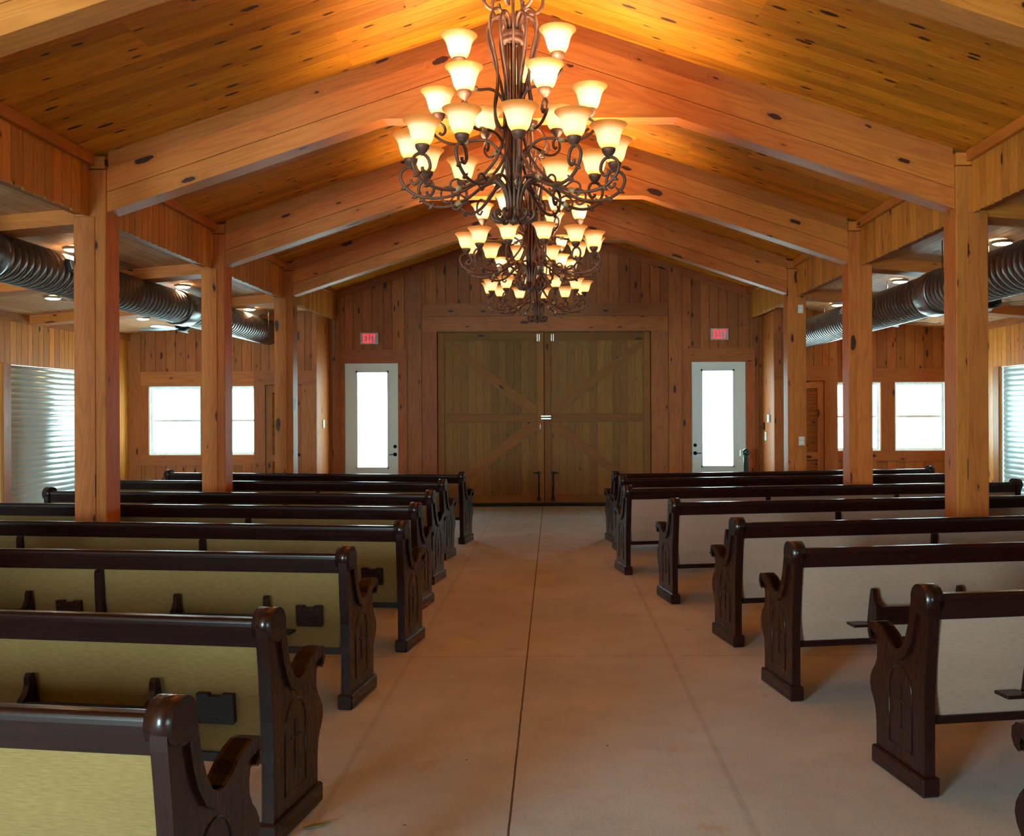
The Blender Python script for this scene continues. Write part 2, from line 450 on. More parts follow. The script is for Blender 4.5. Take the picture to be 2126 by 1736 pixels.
# ------------------------------------------------------------------ board walls
def boards_x(mb, x0, x1, y, th, z0, z1f, wid, holes=(), back=1, jig=.0):
    """vertical boards filling x0..x1 at plane y (front), thickness going +y"""
    x = x0
    while x < x1 - 1e-4:
        ww = min(wid * R.uniform(.8, 1.15), x1 - x)
        if x1 - x - ww < .04: ww = x1 - x
        cuts = [(z0 + R.uniform(0, jig), None)]
        segs = [(x, x + ww)]
        # split at hole sides
        for h in holes:
            ns = []
            for a, b_ in segs:
                pts = [a] + [q for q in (h[0], h[1]) if a + 1e-4 < q < b_ - 1e-4] + [b_]
                ns += list(zip(pts[:-1], pts[1:]))
            segs = ns
        tint = R.random()
        for a, b_ in segs:
            m_ = (a + b_) / 2
            iv = [(z0, None)]
            hs = sorted([h for h in holes if h[0] < m_ < h[1]], key=lambda h: h[2])
            zlo = z0
            parts = []
            for h in hs:
                if h[2] > zlo + 1e-4: parts.append((zlo, h[2], False))
                zlo = h[3]
            parts.append((zlo, None, True))
            for p0, p1, top in parts:
                g = .003
                if top:
                    za_, zb_ = z1f(a), z1f(b_)
                    if min(za_, zb_) - p0 < .01: continue
                else: za_ = zb_ = p1
                poly = [(a + (g if a == x else 0), p0), (b_ - (g if b_ == x + ww else 0), p0), (b_ - (g if b_ == x + ww else 0), zb_), (a + (g if a == x else 0), za_)]
                mb.prism(poly, y, y + th, 'xz', PI / 2, tint)
        x += ww
def boards_y(mb, y0, y1, x, th, z0, z1, wid, sgn, holes=(), jig=0.0):
    """vertical boards on a plane of constant x; visible face at x, thickness toward sgn"""
    y = y0
    while y < y1 - 1e-4:
        ww = min(wid * R.uniform(.8, 1.15), y1 - y)
        if y1 - y - ww < .04: ww = y1 - y
        g = .0055; tint = R.random(); zb = z0 + (R.uniform(-jig, jig) if jig else 0)
        segs = [(y, y + ww)]
        for h in holes:
            ns = []
            for a, b_ in segs:
                pts = [a] + [q for q in (h[0], h[1]) if a + 1e-4 < q < b_ - 1e-4] + [b_]
                ns += list(zip(pts[:-1], pts[1:]))
            segs = ns
        for a, b_ in segs:
            m_ = (a + b_) / 2; zlo = zb; parts = []
            for h in sorted([h for h in holes if h[0] < m_ < h[1]], key=lambda h: h[2]):
                if h[2] > zlo + 1e-3: parts.append((zlo, h[2]))
                zlo = h[3]
            if z1 > zlo + 1e-3: parts.append((zlo, z1))
            for p0, p1 in parts:
                xa, xb = sorted((x, x + sgn * th))
                ga = g if a == y else 0; gb = g if b_ == y + ww else 0
                if jig and p0 == zb and b_ - a > .05:      # notched lower corners (v-groove ends)
                    c = .022
                    poly = [(a + ga + c, p0), (b_ - gb - c, p0), (b_ - gb, p0 + c), (b_ - gb, p1), (a + ga, p1), (a + ga, p0 + c)]
                    mb.prism(poly, xa, xb, 'yz', PI / 2, tint)
                else:
                    mb.box((xa, a + ga, p0), (xb, b_ - gb, p1), g=2, tint=tint)
        y += ww

# back wall
BD = (-2.05, 1.74, 0.0, 3.11)                 # barn door opening
EDL = (-3.685, -2.74, 0.0, 2.55)              # exit door openings
EDR = (2.457, 3.412, 0.0, 2.55)
W1 = (-7.15, -6.23, .94, 2.16); W2 = (-5.98, -5.06, .94, 2.16)
W3 = (4.896, 5.80, .96, 2.18); W4 = (6.05, 6.95, .96, 2.18)
HOL = [BD, EDL, EDR, W1, W2, W3, W4]
def ztop(x):
    if x <= FXL or x >= FXR: return za(x) + .02 if abs(x) > 3.7 else 3.44
    return zc(x) + .01
mb = MB(); boards_x(mb, XL, FXL, YB, .03, 0, ztop, .17, HOL)
boards_x(mb, FXL, FXR, YB, .03, 0, ztop, .19, HOL)
boards_x(mb, FXR, XR, YB, .03, 0, ztop, .17, HOL)
struct('wall_back', mb, M_wall)
# solid backing with real openings
mb = MB()
xs = sorted(set([XL - .3, XR + .3] + [h[0] for h in HOL] + [h[1] for h in HOL]))
for a, b_ in zip(xs[:-1], xs[1:]):
    m_ = (a + b_) / 2; zz = 0.0
    for h in [h for h in HOL if h[0] < m_ < h[1]]:
        if h[2] > zz: mb.box((a, YB + .03, zz), (b_, YB + .19, h[2]), g=2)
        zz = h[3]
    mb.box((a, YB + .03, zz), (b_, YB + .19, 5.4), g=2)
struct('wall_back_core', mb, M_trim)

# side walls (wood above, roller doors below)
HEAD = 2.37
LD = [(13.3, 16.3), (10.05, 13.12), (6.8, 9.87), (3.5, 6.6)]
RD = [(12.35, 15.42), (9.1, 12.17), (5.9, 8.9), (2.7, 5.7)]
def side_wall(x, sg, doors, nm):
    holes = [(a, b_, 0, HEAD) for a, b_ in doors]
    mb = MB(); boards_y(mb, YF, YB, x, .03, 0.0, 3.30, .15, sg, holes, jig=0.0)
    struct(nm, mb, M_wall if 0 else M_friz)
    mb = MB(); cuts = sorted([YF - .3] + [q for d in doors for q in d] + [YB + .2])
    for i in range(0, len(cuts) - 1, 2):
        a, b_ = cuts[i], cuts[i + 1]
        xa, xb = sorted((x + sg * .03, x + sg * .2)); mb.box((xa, a, 0), (xb, b_, HEAD))
    xa, xb = sorted((x + sg * .03, x + sg * .2)); mb.box((xa, YF - .3, HEAD), (xb, YB + .2, 5.4))
    struct(nm + '_core', mb, M_trim)
side_wall(XL, -1, LD, 'wall_left'); side_wall(XR, 1, RD, 'wall_right')

# wall behind the camera with its glazed openings
G1 = (-5.3, -3.3, .35, 2.75); G2 = (1.2, 3.2, .6, 2.4)
mb = MB()
for a, b_, h in ((XL - .2, G1[0], None), (G1[0], G1[1], G1), (G1[1], G2[0], None), (G2[0], G2[1], G2), (G2[1], XR + .2, None)):
    if h is None: mb.box((a, YF - .2, 0), (b_, YF, 5.4), g=2)
    else:
        if h[2] > 0: mb.box((a, YF - .2, 0), (b_, YF, h[2]), g=2)
        mb.box((a, YF - .2, h[3]), (b_, YF, 5.4), g=2)
struct('wall_front', mb, M_wall)

# ------------------------------------------------------------------ ceilings
def nave_ceiling(side, nm):
    xa, xb = (FXL - .02, CX) if side < 0 else (CX, FXR + .02)
    mb = MB(); y = YF
    while y < YB:
        ww = min(.14, YB + .03 - y)
        # butt-jointed boards along the slope
        cut = xa + (xb - xa) * R.choice([.3, .45, .6, .75, 1.0])
        for a, b_ in ((xa, cut), (cut, xb)):
            if b_ - a < .02: continue
            t = R.random()
            z0, z1 = ZE + SL * ((a - PXL) if side < 0 else (PXR - a)), ZE + SL * ((b_ - PXL) if side < 0 else (PXR - b_))
            n0 = len(mb.v); ou, ov = R.uniform(0, 60), R.uniform(0, 60); g = .0022
            L = math.hypot(b_ - a, z1 - z0)
            q = [(a + .001, y + g, z0), (b_ - .001, y + g, z1), (b_ - .001, y + ww - g, z1), (a + .001, y + ww - g, z0)]
            mb.v += [Vector(p) for p in q] + [Vector((p[0], p[1], p[2] + .02)) for p in q]
            uvq = [(ou, ov), (ou + L, ov), (ou + L, ov + ww), (ou, ov + ww)]
            mb.face((n0 + 3, n0 + 2, n0 + 1, n0), uvq[::-1], t)
            mb.face((n0 + 4, n0 + 5, n0 + 6, n0 + 7), uvq, t)
            for i in range(4):
                j = (i + 1) % 4
                mb.face((n0 + i, n0 + j, n0 + 4 + j, n0 + 4 + i), [uvq[i], uvq[j], uvq[j], uvq[i]], t)
        y += .14
    struct(nm, mb, M_ceil)
nave_ceiling(-1, 'ceiling'); nave_ceiling(1, 'ceiling_right')
mb = MB()
for side in (-1, 1):
    xa, xb = (FXL - .3, CX) if side < 0 else (FXR + .3, CX)
    ze = ZE + SL * ((xa - PXL) if side < 0 else (PXR - xa)); zr = zc(CX)
    mb.prism([(xa, ze + .02), (xb, zr + .02), (xb, zr + .3), (xa, ze + .3)], YF - .2, YB + .2, 'xz', 0)
struct('ceiling_roof_deck', mb, M_trim)
for nm, x0, x1 in (('ceiling_aisle_left', XL, PXL - PW), ('ceiling_aisle_right', PXR + PW, XR)):
    mb = MB(); n_ = int((x1 - x0) / .14) + 1; wd = (x1 - x0) / n_
    for i in range(n_):
        a, b_ = x0 + i * wd, x0 + (i + 1) * wd
        y = YF
        while y < YB:
            L = min(R.uniform(2.4, 4.2), YB - y)
            g = .0022
            mb.prism([(a + g, za(a + g)), (b_ - g, za(b_ - g)), (b_ - g, za(b_) + .02), (a + g, za(a) + .02)], y, y + L - .002, 'xz', 0)
            # grain runs along y on the underside
            f = len(mb.f)
            y += L
    # re-map uv so that grain follows y
    for fi, f in enumerate(mb.f):
        o = mb.t[fi] * 37
        mb.uv[fi] = [(mb.v[i].y + o, mb.v[i].x + o) for i in f]
    struct(nm, mb, M_aisle)
    mb = MB(); mb.prism([(x0, za(x0) + .022), (x1, za(x1) + .022), (x1, 3.65), (x0, 3.65)], YF - .2, YB + .2, 'xz', 0)
    struct(nm + '_deck', mb, M_trim)

# ------------------------------------------------------------------ friezes between posts
for (x, px, sg, nm) in ((FXL, PXL, -1, 'trim_1'), (FXR, PXR, 1, 'trim_2')):
    zt = ZE + SL * (-(.13))
    mb = MB(); ys = [YF] + POSTS + [YB + .1]
    for i, (a, b_) in enumerate(zip(ys[:-1], ys[1:])):
        a2 = a + (PW / 2 if i > 0 else 0); b2 = b_ - (PW / 2 if i < len(POSTS) else .1)
        boards_y(mb, a2, b2, x, .022, FZ, zt, .135, sg, (), jig=.004)
    struct(nm, mb, M_friz)
    mb = MB(); xa, xb = sorted((x + sg * .023, x + sg * .129)); mb.box((xa, YF, FZ + .02), (xb, YB, zt + .02)); struct(nm + '_core', mb, M_trim)
    # crown board in front of each bay, following the slope
    mb = MB()
    for i, (a, b_) in enumerate(zip(ys[:-1], ys[1:])):
        a2 = a + (PW / 2 if i > 0 else 0) + .002; b2 = b_ - (PW / 2 if i < len(POSTS) else .1) - .002
        xa, xb = sorted((x - sg * .001, x - sg * .045)); mb.box((xa, a2, zt - .085), (xb, b2, zt + .004))
    struct(nm.replace('1', '3').replace('2', '4'), mb, M_beam)

# ------------------------------------------------------------------ posts
ORD = ['', 'first', 'second', 'third']
def post(px, sg, yc, side, k):
    e = empty('timber_post', (px + sg * PW / 2, yc, 0))
    lab = {1: 'square pine post out of view beside the camera', 2: 'square knotty pine post, nearest of the %s row' % side,
           3: 'square knotty pine post, middle one of the %s row' % side, 4: 'slim-looking square pine post, farthest of the %s row' % side,
           0: 'square pine post behind the camera on the %s' % side}[k]
    if k == 1: lab = 'square pine post on the %s beside the camera, outside the frame' % side
    tag(e, lab, 'post', 'pine posts of the %s row' % side)
    h = PW / 2; zt = FZ
    ztop_ = min(zc(px), 4) - .0
    f = .20 if side == 'left' else .20
    # front and rear faces of two boards, side faces of one
    mb = MB()
    s_ = -1 if side == 'left' else 1
    mb.box((-h, -h, 0), (h, h, ztop_ - .16), g=2, bev=.008)
    mb.build('post_shaft', M_post, e)
    mb = MB()
    for sy in (-1, 1):
        y0, y1 = sorted((sy * h, sy * (h + .012)))
        mb.box((-h + (.0 if s_ < 0 else .085), y0, 0), (h - (.085 if s_ < 0 else 0), y1, FZ - .0), g=2, bev=.004)
    mb.build('face_board', M_post, e)
    mb = MB(); mb.box((-h - (0 if s_ > 0 else -.13), -h - .006, ztop_ - .155), (h - (.13 if s_ > 0 else 0), h + .006, ztop_ - .012 - (0.04)), g=0, bev=.004)
    mb.build('cap_block', M_beam, e)
for k, yc in enumerate(POSTS):
    post(PXL, -1, yc, 'left', k); post(PXR, 1, yc, 'right', k)

# ------------------------------------------------------------------ roof beams
BLAB = ['pine roof beam behind the camera', 'pine roof beam cropped at the top corners, nearest the camera',
        'pine roof beam with the nearest full arch, behind the large chandelier',
        'pine roof beam in the middle, between the nearest and farthest arches', 'pine roof beam farthest away, in front of the back wall']
FLAT = 4.13; BB = 3.36
for k, yc in enumerate(POSTS):
    e = empty('roof_beam', (0, yc, BB)); tag(e, BLAB[k], 'beam', 'arched pine roof beams')
    th = .10
    for sd in (-1, 1):
        px = PXL if sd < 0 else PXR
        def zz(x, off): return BB + off + SL * abs(x - px)
        xf = px - sd * (FLAT - BB) / SL
        strips = [(0, .165), (.171, .355), (.361, ZE - BB)]
        for i, (a, b_) in enumerate(strips):
            tt = th - (0.0, .001, .026)[i]
            lo = px; hi = CX
            poly = [(lo, zz(lo, a) - BB), (hi, zz(hi, a) - BB), (hi, zz(hi, b_) - BB), (lo, zz(lo, b_) - BB)]
            MBx = MB(); MBx.prism(poly, -tt, tt, 'xz', -sd * math.atan(SL) if sd > 0 else math.atan(SL), tint=(.75, .95, .12)[i] + R.uniform(-.1, .1))  # dark tint of the top strip paints in the shade of its recess
            MBx.build('beam_board', M_beam, e)
    mbx = MB(); xl = PXL + (FLAT - BB) / SL; xr = PXR - (FLAT - BB) / SL
    mbx.prism([(xl, FLAT - BB), (xr, FLAT - BB), (CX, SL * abs(CX - PXL))], -th, th, 'xz', 0); mbx.build('apex_gusset', M_beam, e)

# aisle cross beams
for k, yc in enumerate(POSTS):
    for sd, (x0, x1) in ((-1, (XL, PXL - PW)), (1, (PXR + PW, XR))):
        side = 'left' if sd < 0 else 'right'
        mb = MB(); y0 = yc - .12
        x0 += .002; x1 -= .002
        mb.prism([(x0, za(x0) - .13), (x1, za(x1) - .13), (x1, za(x1) - .001), (x0, za(x0) - .001)], y0, y0 + .30, 'xz', 0)
        o = mb.build('aisle_beam', M_beam)
        tag(o, 'low pine beam crossing the %s aisle ceiling %s' % (side, ['behind the camera', 'beside the camera', 'at the nearest visible post', 'at the middle post', 'at the farthest post'][k]), 'beam', 'low beams across the %s aisle' % side)

# crown at aisle walls
for sd, x, nm in ((-1, XL, 'trim_5'), (1, XR, 'trim_6')):
    mb = MB(); xa, xb = sorted((x, x - sd * .03)); mb.box((xa, YF, za(x) - .12), (xb, YB, za(x) - .0)); struct(nm, mb, M_trim)

# ------------------------------------------------------------------ closets in the aisle corners
YC = 16.12
CL = (-5.0, -3.95); CR = (3.70, 4.76)
def closet(x0, x1, side, door, dz, k):
    mb = MB(); holes = [(door[0], door[1], 0, dz)]
    boards_x(mb, x0, x1, YC, .025, 0, lambda x: za(x) - .001, .13, holes)
    struct('wall_closet_front_' + side, mb, M_wall)
    mb = MB(); xi = x1 if side == 'left' else x0; xo = x0 if side == 'left' else x1; s = -1 if side == 'left' else 1
    xa, xb = sorted((xi, xi + s * .05)); mb.box((xa, YC + .026, 0), (xb, YB - .001, 3.36), g=2)
    xa, xb = sorted((xo, xo - s * .05)); mb.box((xa, YC + .026, 0), (xb, YB - .001, za(xo) - .002), g=2)
    struct('wall_closet_side_' + side, mb, M_post)
    # casing
    mb = MB(); cz = .135
    mb.box((x0, YC - .018, dz), (x1, YC - .001, dz + .24), g=0)
    mb.box((x0, YC - .022, 0), (door[0], YC - .001, dz - .001), g=2)
    mb.box((door[1], YC - .022, 0), (x1, YC - .001, dz - .001), g=2)
    struct('trim_%d' % k, mb, M_trim)
    # louvered door
    d = mb = MB(); a, b_ = door[0] + .004, door[1] - .004; st = .11
    y0, y1 = YC + .004, YC + .04
    mb.box((a, y0, .01), (a + st, y1, dz - .006), g=2, bev=.003); mb.box((b_ - st, y0, .01), (b_, y1, dz - .006), g=2, bev=.003)
    for z0, z1 in ((.01, .2), (.86, .98), (dz - .13, dz - .006)):
        mb.box((a + st, y0, z0), (b_ - st, y1, z1), g=0, bev=.003)
    dr = mb.build('door_%d' % (5 if side == 'left' else 6), M_wall); dr['kind'] = 'structure'
    mb = MB()
    for z0, z1 in ((.2, .86), (.98, dz - .13)):
        z = z0 + .012
        while z < z1 - .01:
            mb.prism([(y0 + .004, z - .012), (y0 + .008, z - .014), (y1 - .002, z + .014), (y1 - .006, z + .016)], a + st, b_ - st, 'yz', 0); z += .026
    mb.build('louver_panel', M_wall, dr)
    mb = MB(); kx = (b_ - .05) if side == 'left' else (a + .05)
    mb.lathe([(0, 0), (.012, 0), (.012, -.03), (.026, -.04), (.028, -.055), (.018, -.068), (0, -.07)][::-1], 14, (kx, y0, .98), 'y'); mb.build('door_knob', M_black, dr)
closet(CL[0], CL[1], 'left', (-4.81, -4.20), 2.15, 7)
closet(CR[0], CR[1], 'right', (3.93, 4.54), 2.18, 8)

# ------------------------------------------------------------------ windows
def window(h, k, y=YB):
    x0, x1, z0, z1 = h
    mb = MB(); f = .05; ya, yb = y + .05, y + .15
    mb.box((x0, ya, z0), (x0 + f, yb, z1)); mb.box((x1 - f, ya, z0), (x1, yb, z1))
    mb.box((x0 + f, ya, z0), (x1 - f, yb, z0 + f)); mb.box((x0 + f, ya, z1 - f), (x1 - f, yb, z1))
    o = mb.build('window_%d' % k, M_vinyl); o['kind'] = 'structure'
    zm = (z0 + z1) / 2
    mb = MB(); mb.box((x0 + f, ya + .02, zm - .018), (x1 - f, ya + .06, zm + .018)); mb.build('window_sash', M_vinyl, o)
    mb = MB(); mb.box((x0 + f, ya + .045, z0 + f), (x1 - f, ya + .049, z1 - f)); mb.build('window_pane', M_glass, o)
    mb = MB()      # white reveal liner
    mb.box((x0, y, z0), (x0 + .012, ya, z1)); mb.box((x1 - .012, y, z0), (x1, ya, z1)); mb.box((x0, y, z1 - .012), (x1, ya, z1)); mb.box((x0, y, z0), (x1, ya, z0 + .012))
    mb.build('window_reveal', M_vinyl, o)
for k, h in enumerate((W1, W2, W3, W4)): window(h, k + 1)
portal('window_daylight', (-6.1, YB + .25, 1.55), (-PI / 2, 0, 0), 2.3, 1.4)
portal('window_daylight', (5.9, YB + .25, 1.55), (-PI / 2, 0, 0), 2.3, 1.4)
portal('door_daylight', (-3.2, YB + .25, 1.5), (-PI / 2, 0, 0), 1.0, 2.2)
portal('door_daylight', (2.93, YB + .25, 1.5), (-PI / 2, 0, 0), 1.0, 2.2)
portal('front_daylight', ((G1[0] + G1[1]) / 2, YF - .25, (G1[2] + G1[3]) / 2), (PI / 2, 0, 0), G1[1] - G1[0], G1[3] - G1[2])
portal('front_daylight', ((G2[0] + G2[1]) / 2, YF - .25, (G2[2] + G2[3]) / 2), (PI / 2, 0, 0), G2[1] - G2[0], G2[3] - G2[2])
for k, h in enumerate((G1, G2)):
    mb = MB(); f = .06; x0, x1, z0, z1 = h
    mb.box((x0, YF - .15, z0), (x0 + f, YF - .05, z1)); mb.box((x1 - f, YF - .15, z0), (x1, YF - .05, z1))
    mb.box((x0 + f, YF - .15, z0), (x1 - f, YF - .05, z0 + f)); mb.box((x0 + f, YF - .15, z1 - f), (x1 - f, YF - .05, z1))
    o = mb.build('window_%d' % (5 + k), M_vinyl); o['kind'] = 'structure'
    mb = MB(); mb.box((x0 + f, YF - .10, z0 + f), (x1 - f, YF - .096, z1 - f)); mb.build('window_pane', M_glass, o)
# window casings
mb = MB()
yy = (YB - .024, YB - .001)
def bx(mb, x0, x1, z0, z1, g=None, th=.024): mb.box((x0, YB - th, z0), (x1, YB - .001, z1), g=g if g is not None else (0 if x1 - x0 > z1 - z0 else 2))
bx(mb, -7.29, -5.01, 2.161, 2.42); bx(mb, -7.29, -5.01, .76, .939); bx(mb, -7.29, -7.151, .94, 2.16); bx(mb, -6.229, -5.981, .94, 2.16)
bx(mb, XL + .001, -7.291, 0, 3.08, 2)
struct('trim_9', mb, M_trim)
mb = MB()
bx(mb, 4.77, 7.09, 2.181, 2.42); bx(mb, 4.77, 7.09, .78, .959); bx(mb, 6.951, 7.09, .96, 2.18); bx(mb, 5.801, 6.049, .96, 2.18)
struct('trim_10', mb, M_trim)

# ------------------------------------------------------------------ nave wall trim
mb = MB()
bx(mb, -2.31, BD[0], 0, 3.11, 2, .03); bx(mb, BD[1], 2.04, 0, 3.11, 2, .03); bx(mb, -2.31, 2.04, 3.111, 3.37, 0, .03)
bx(mb, -2.31, 2.04, 3.375, 3.60, 0, .035)
struct('trim_11', mb, M_trim)
mb = MB(); bx(mb, -2.56, -2.32, 0, zc(-2.56) - .01, 2, .03); bx(mb, 2.05, 2.28, 0, zc(2.28) - .01, 2, .03); struct('trim_12', mb, M_trim)
mb = MB()
bx(mb, -3.84, -3.686, 0, 2.55, 2); bx(mb, -2.739, -2.58, 0, 2.55, 2); bx(mb, -3.84, -2.58, 2.551, 2.79, 0, .026)
struct('trim_13', mb, M_trim)
mb = MB()
bx(mb, 2.31, 2.456, 0, 2.55, 2); bx(mb, 3.413, 3.58, 0, 2.55, 2); bx(mb, 2.31, 3.58, 2.551, 2.79, 0, .026)
struct('trim_14', mb, M_trim)
# rake board under the ceiling on the back wall
mb = MB()
for sd in (-1, 1):
    px = FXL if sd < 0 else FXR
    mb.prism([(px, zc(px) - .14), (CX, zc(CX) - .14), (CX, zc(CX) - .004), (px, zc(px) - .004)], YB - .022, YB - .001, 'xz', sd * -math.atan(SL))
struct('trim_15', mb, M_trim)

# ------------------------------------------------------------------ exit doors
def exit_door(h, k, knobside, lab):
    x0, x1 = h[0] + .01, h[1] - .01; z1 = h[3] - .01; ya, yb = YB + .012, YB + .055
    gx0, gx1, gz0, gz1 = x0 + .185, x1 - .155 if knobside > 0 else x1 - .185, .68, 2.42
    if knobside < 0: gx0, gx1 = x0 + .155, x1 - .185
    mb = MB()
    mb.box((x0, ya, .01), (gx0, yb, z1)); mb.box((gx1, ya, .01), (x1, yb, z1)); mb.box((gx0, ya, .01), (gx1, yb, gz0)); mb.box((gx0, ya, gz1), (gx1, yb, z1))
    o = mb.build('door_%d' % k, M_white); o['kind'] = 'structure'
    mb = MB(); f = .03
    for a in ((gx0 - .005, gx0 + f, gz0, gz1), (gx1 - f, gx1 + .005, gz0, gz1), (gx0, gx1, gz0 - .005, gz0 + f), (gx0, gx1, gz1 - f, gz1 + .005)):
        mb.box((a[0], ya - .012, a[2]), (a[1], ya + .003, a[3]))
    mb.build('glass_stop', M_white, o)
    mb = MB(); mb.box((gx0, ya + .018, gz0), (gx1, ya + .024, gz1)); mb.build('door_pane', M_glass, o)
    kx = x1 - .05 if knobside > 0 else x0 + .05
    mb = MB(); mb.lathe([(0, -.02), (.028, -.018), (.032, 0), (.032, .001)], 16, (kx, ya, 1.075), 'y'); mb.build('deadbolt', M_black, o)
    mb = MB(); mb.lathe([(0, -.03), (.014, -.03), (.014, -.012), (.034, -.01), (.034, .001)], 16, (kx, ya, .935), 'y')
    mb.tube([(kx, ya - .03, .935), (kx - knobside * .06, ya - .035, .935), (kx - knobside * .11, ya - .03, .93)], .008, 8); mb.build('door_lever', M_black, o)
    mb = MB(); ja = .01
    mb.box((h[0], YB, 0), (h[0] + ja, YB + .03, h[3])); mb.box((h[1] - ja, YB, 0), (h[1], YB + .03, h[3])); mb.box((h[0] + ja, YB, h[3] - ja), (h[1] - ja, YB + .03, h[3])); mb.build('door_jamb', M_white, o)
exit_door(EDL, 1, 1, ''); exit_door(EDR, 2, -1, '')

# ------------------------------------------------------------------ barn doors
XM = -.154
def leaf(x0, x1, k, inner):
    y0 = YB + .045; yp = y0 + .03
    mb = MB(); x = x0; n_ = 14; wd = (x1 - x0) / n_
    for i in range(n_): mb.box((x0 + i * wd + .001, y0, .07), (x0 + (i + 1) * wd - .001, yp, 3.09), g=2)
    o = mb.build('door_%d' % k, M_barn); o['kind'] = 'structure'
    fr = .115; ty = y0 - .022
    mi = inner
    for nm, a, b_, z0, z1 in (('top_rail', x0 + fr, x1 - fr, 2.95, 3.09), ('bottom_rail', x0 + fr, x1 - fr, .07, .20), ('middle_rail', x0 + fr, x1 - fr, 1.50, 1.64),
                              ('door_stile', x0 + .001, x0 + fr - .001, .07, 3.09), ('door_stile', x1 - fr + .001, x1 - .001, .07, 3.09)):
        m2 = MB(); m2.box((a, ty, z0), (b_, y0 - .001, z1), bev=.003); m2.build(nm, M_barnf, o)
    # diagonals meet the middle rail at the inner stile
    xi = (x1 - fr) if inner > 0 else (x0 + fr); xo = (x0 + fr) if inner > 0 else (x1 - fr); s = 1 if inner > 0 else -1
    for zc0, zc1 in ((1.641, 2.949), (1.499, .201)):
        d = 1 if zc1 > zc0 else -1
        ww = .17
        poly = [(xi, zc0), (xi, zc0 + d * ww * .8), (xo + s * ww * .35, zc1), (xo, zc1), (xo, zc1 - d * ww * .55), (xi - s * ww * .9, zc0)]
        ang = math.atan2(zc1 - zc0, xo - xi)
        m2 = MB(); m2.prism(poly, ty + .002, y0 - .001, 'xz', ang); m2.build('diagonal_brace', M_barnf, o)
    # hardware
    hx = x1 - .05 if inner > 0 else x0 + .14
    hx2 = XM - .10 if inner > 0 else XM + .15
    m2 = MB()
    for dx in (-.018, .018): m2.box((hx2 + dx - .009, ty - .02, 2.93), (hx2 + dx + .009, ty - .001, 3.06), bev=.003)
    m2.build('top_bolt', M_steel, o)
    m2 = MB(); m2.tube([(hx2, ty - .02, .16), (hx2, ty - .02, .60)], .012, 8); m2.box((hx2 - .03, ty - .03, .10), (hx2 + .03, ty - .001, .16)); m2.box((hx2 - .02, ty - .03, .36), (hx2 + .02, ty - .001, .40))
    m2.box((hx2 - .03, ty - .035, .57), (hx2 + .03, ty - .001, .62)); m2.tube([(hx2, ty - .03, .60), (hx2 - inner * .10, ty - .04, .595)], .009, 8)
    m2.build('drop_bolt', M_black, o)
    if inner < 0:
        m2 = MB()
        for dz in (0, .045): m2.box((XM - .06, ty - .02, 1.545 + dz), (XM + .12, ty - .001, 1.57 + dz), bev=.004)
        m2.build('slide_bolt', M_steel, o)
    else:
        m2 = MB(); m2.tube(spline([(XM - .07, ty, 1.50), (XM - .07, ty - .035, 1.47), (XM - .07, ty - .035, 1.36), (XM - .07, ty, 1.33)]), .009, 8); m2.build('pull_handle', M_steel, o)
leaf(BD[0] + .01, XM - .004, 3, 1); leaf(XM + .004, BD[1] - .01, 4, -1)
mb = MB(); mb.box((BD[0] - .1, YB + .20, 0), (BD[1] + .1, YB + .24, 3.2)); mb.box((BD[0] + .003, YB + .082, .001), (XM - .012, YB + .10, 3.10)); mb.box((XM + .012, YB + .082, .001), (BD[1] - .003, YB + .10, 3.10)); struct('barn_door_light_block', mb, M_barn)  # unseen backing added to stop daylight leaking between the door planks
mb = MB(); mb.box((BD[0] + .01, YB + .05, .001), (BD[1] - .01, YB + .09, .05), g=0); struct('trim_16', mb, M_dark)  # black strip painted in for the shade of the gap under the doors
# the cover strip at the head of the opening
mb = MB(); mb.box((BD[0], YB + .005, 3.095), (BD[1], YB + .05, 3.11)); struct('trim_17', mb, M_barnf)

# ------------------------------------------------------------------ exit signs
GLY = {'E': [(0, 0, .25, 1), (0, 0, 1, .2), (0, .4, .85, .6), (0, .8, 1, 1)], 'I': [(.35, 0, .65, 1), (.1, 0, .9, .17), (.1, .83, .9, 1)], 'T': [(.37, 0, .63, 1), (0, .8, 1, 1)]}
def exit_sign(x, z, lab):
    e = empty('exit_sign', (x, YB - .06, z)); tag(e, lab, 'exit sign', 'lit exit signs')
    mb = MB(); mb.box((-.16, -.02, -.10), (.16, .058, .105), bev=.006); mb.build('sign_box', M_sign, e)
    cx = -.105; lw = .047; lh = .15; z0 = -.075; gap = .011
    mb = MB()
    for ch in 'EXIT':
        wd = lw if ch != 'I' else .04
        if ch == 'X':
            for s in (0, 1):
                a, b_ = (cx, cx + wd) if s == 0 else (cx + wd, cx)
                t = .015 if s == 0 else -.015
                mb.prism([(a, z0), (a + t, z0), (b_, z0 + lh), (b_ - t, z0 + lh)], -.0235, -.0205, 'xz', 0)
        else:
            for q in GLY[ch]: mb.box((cx + q[0] * wd, -.0235, z0 + q[1] * lh), (cx + q[2] * wd, -.0205, z0 + q[3] * lh))
        cx += wd + gap
    mb.build('sign_letters', M_letter, e)
exit_sign((769 - 1148) * .00853 , 1.68 + (857 - 704) * .00853, 'red lit EXIT sign above the left white door')
exit_sign((1493 - 1148) * .00853, 1.68 + (854 - 695) * .00853, 'red lit EXIT sign above the right white door')

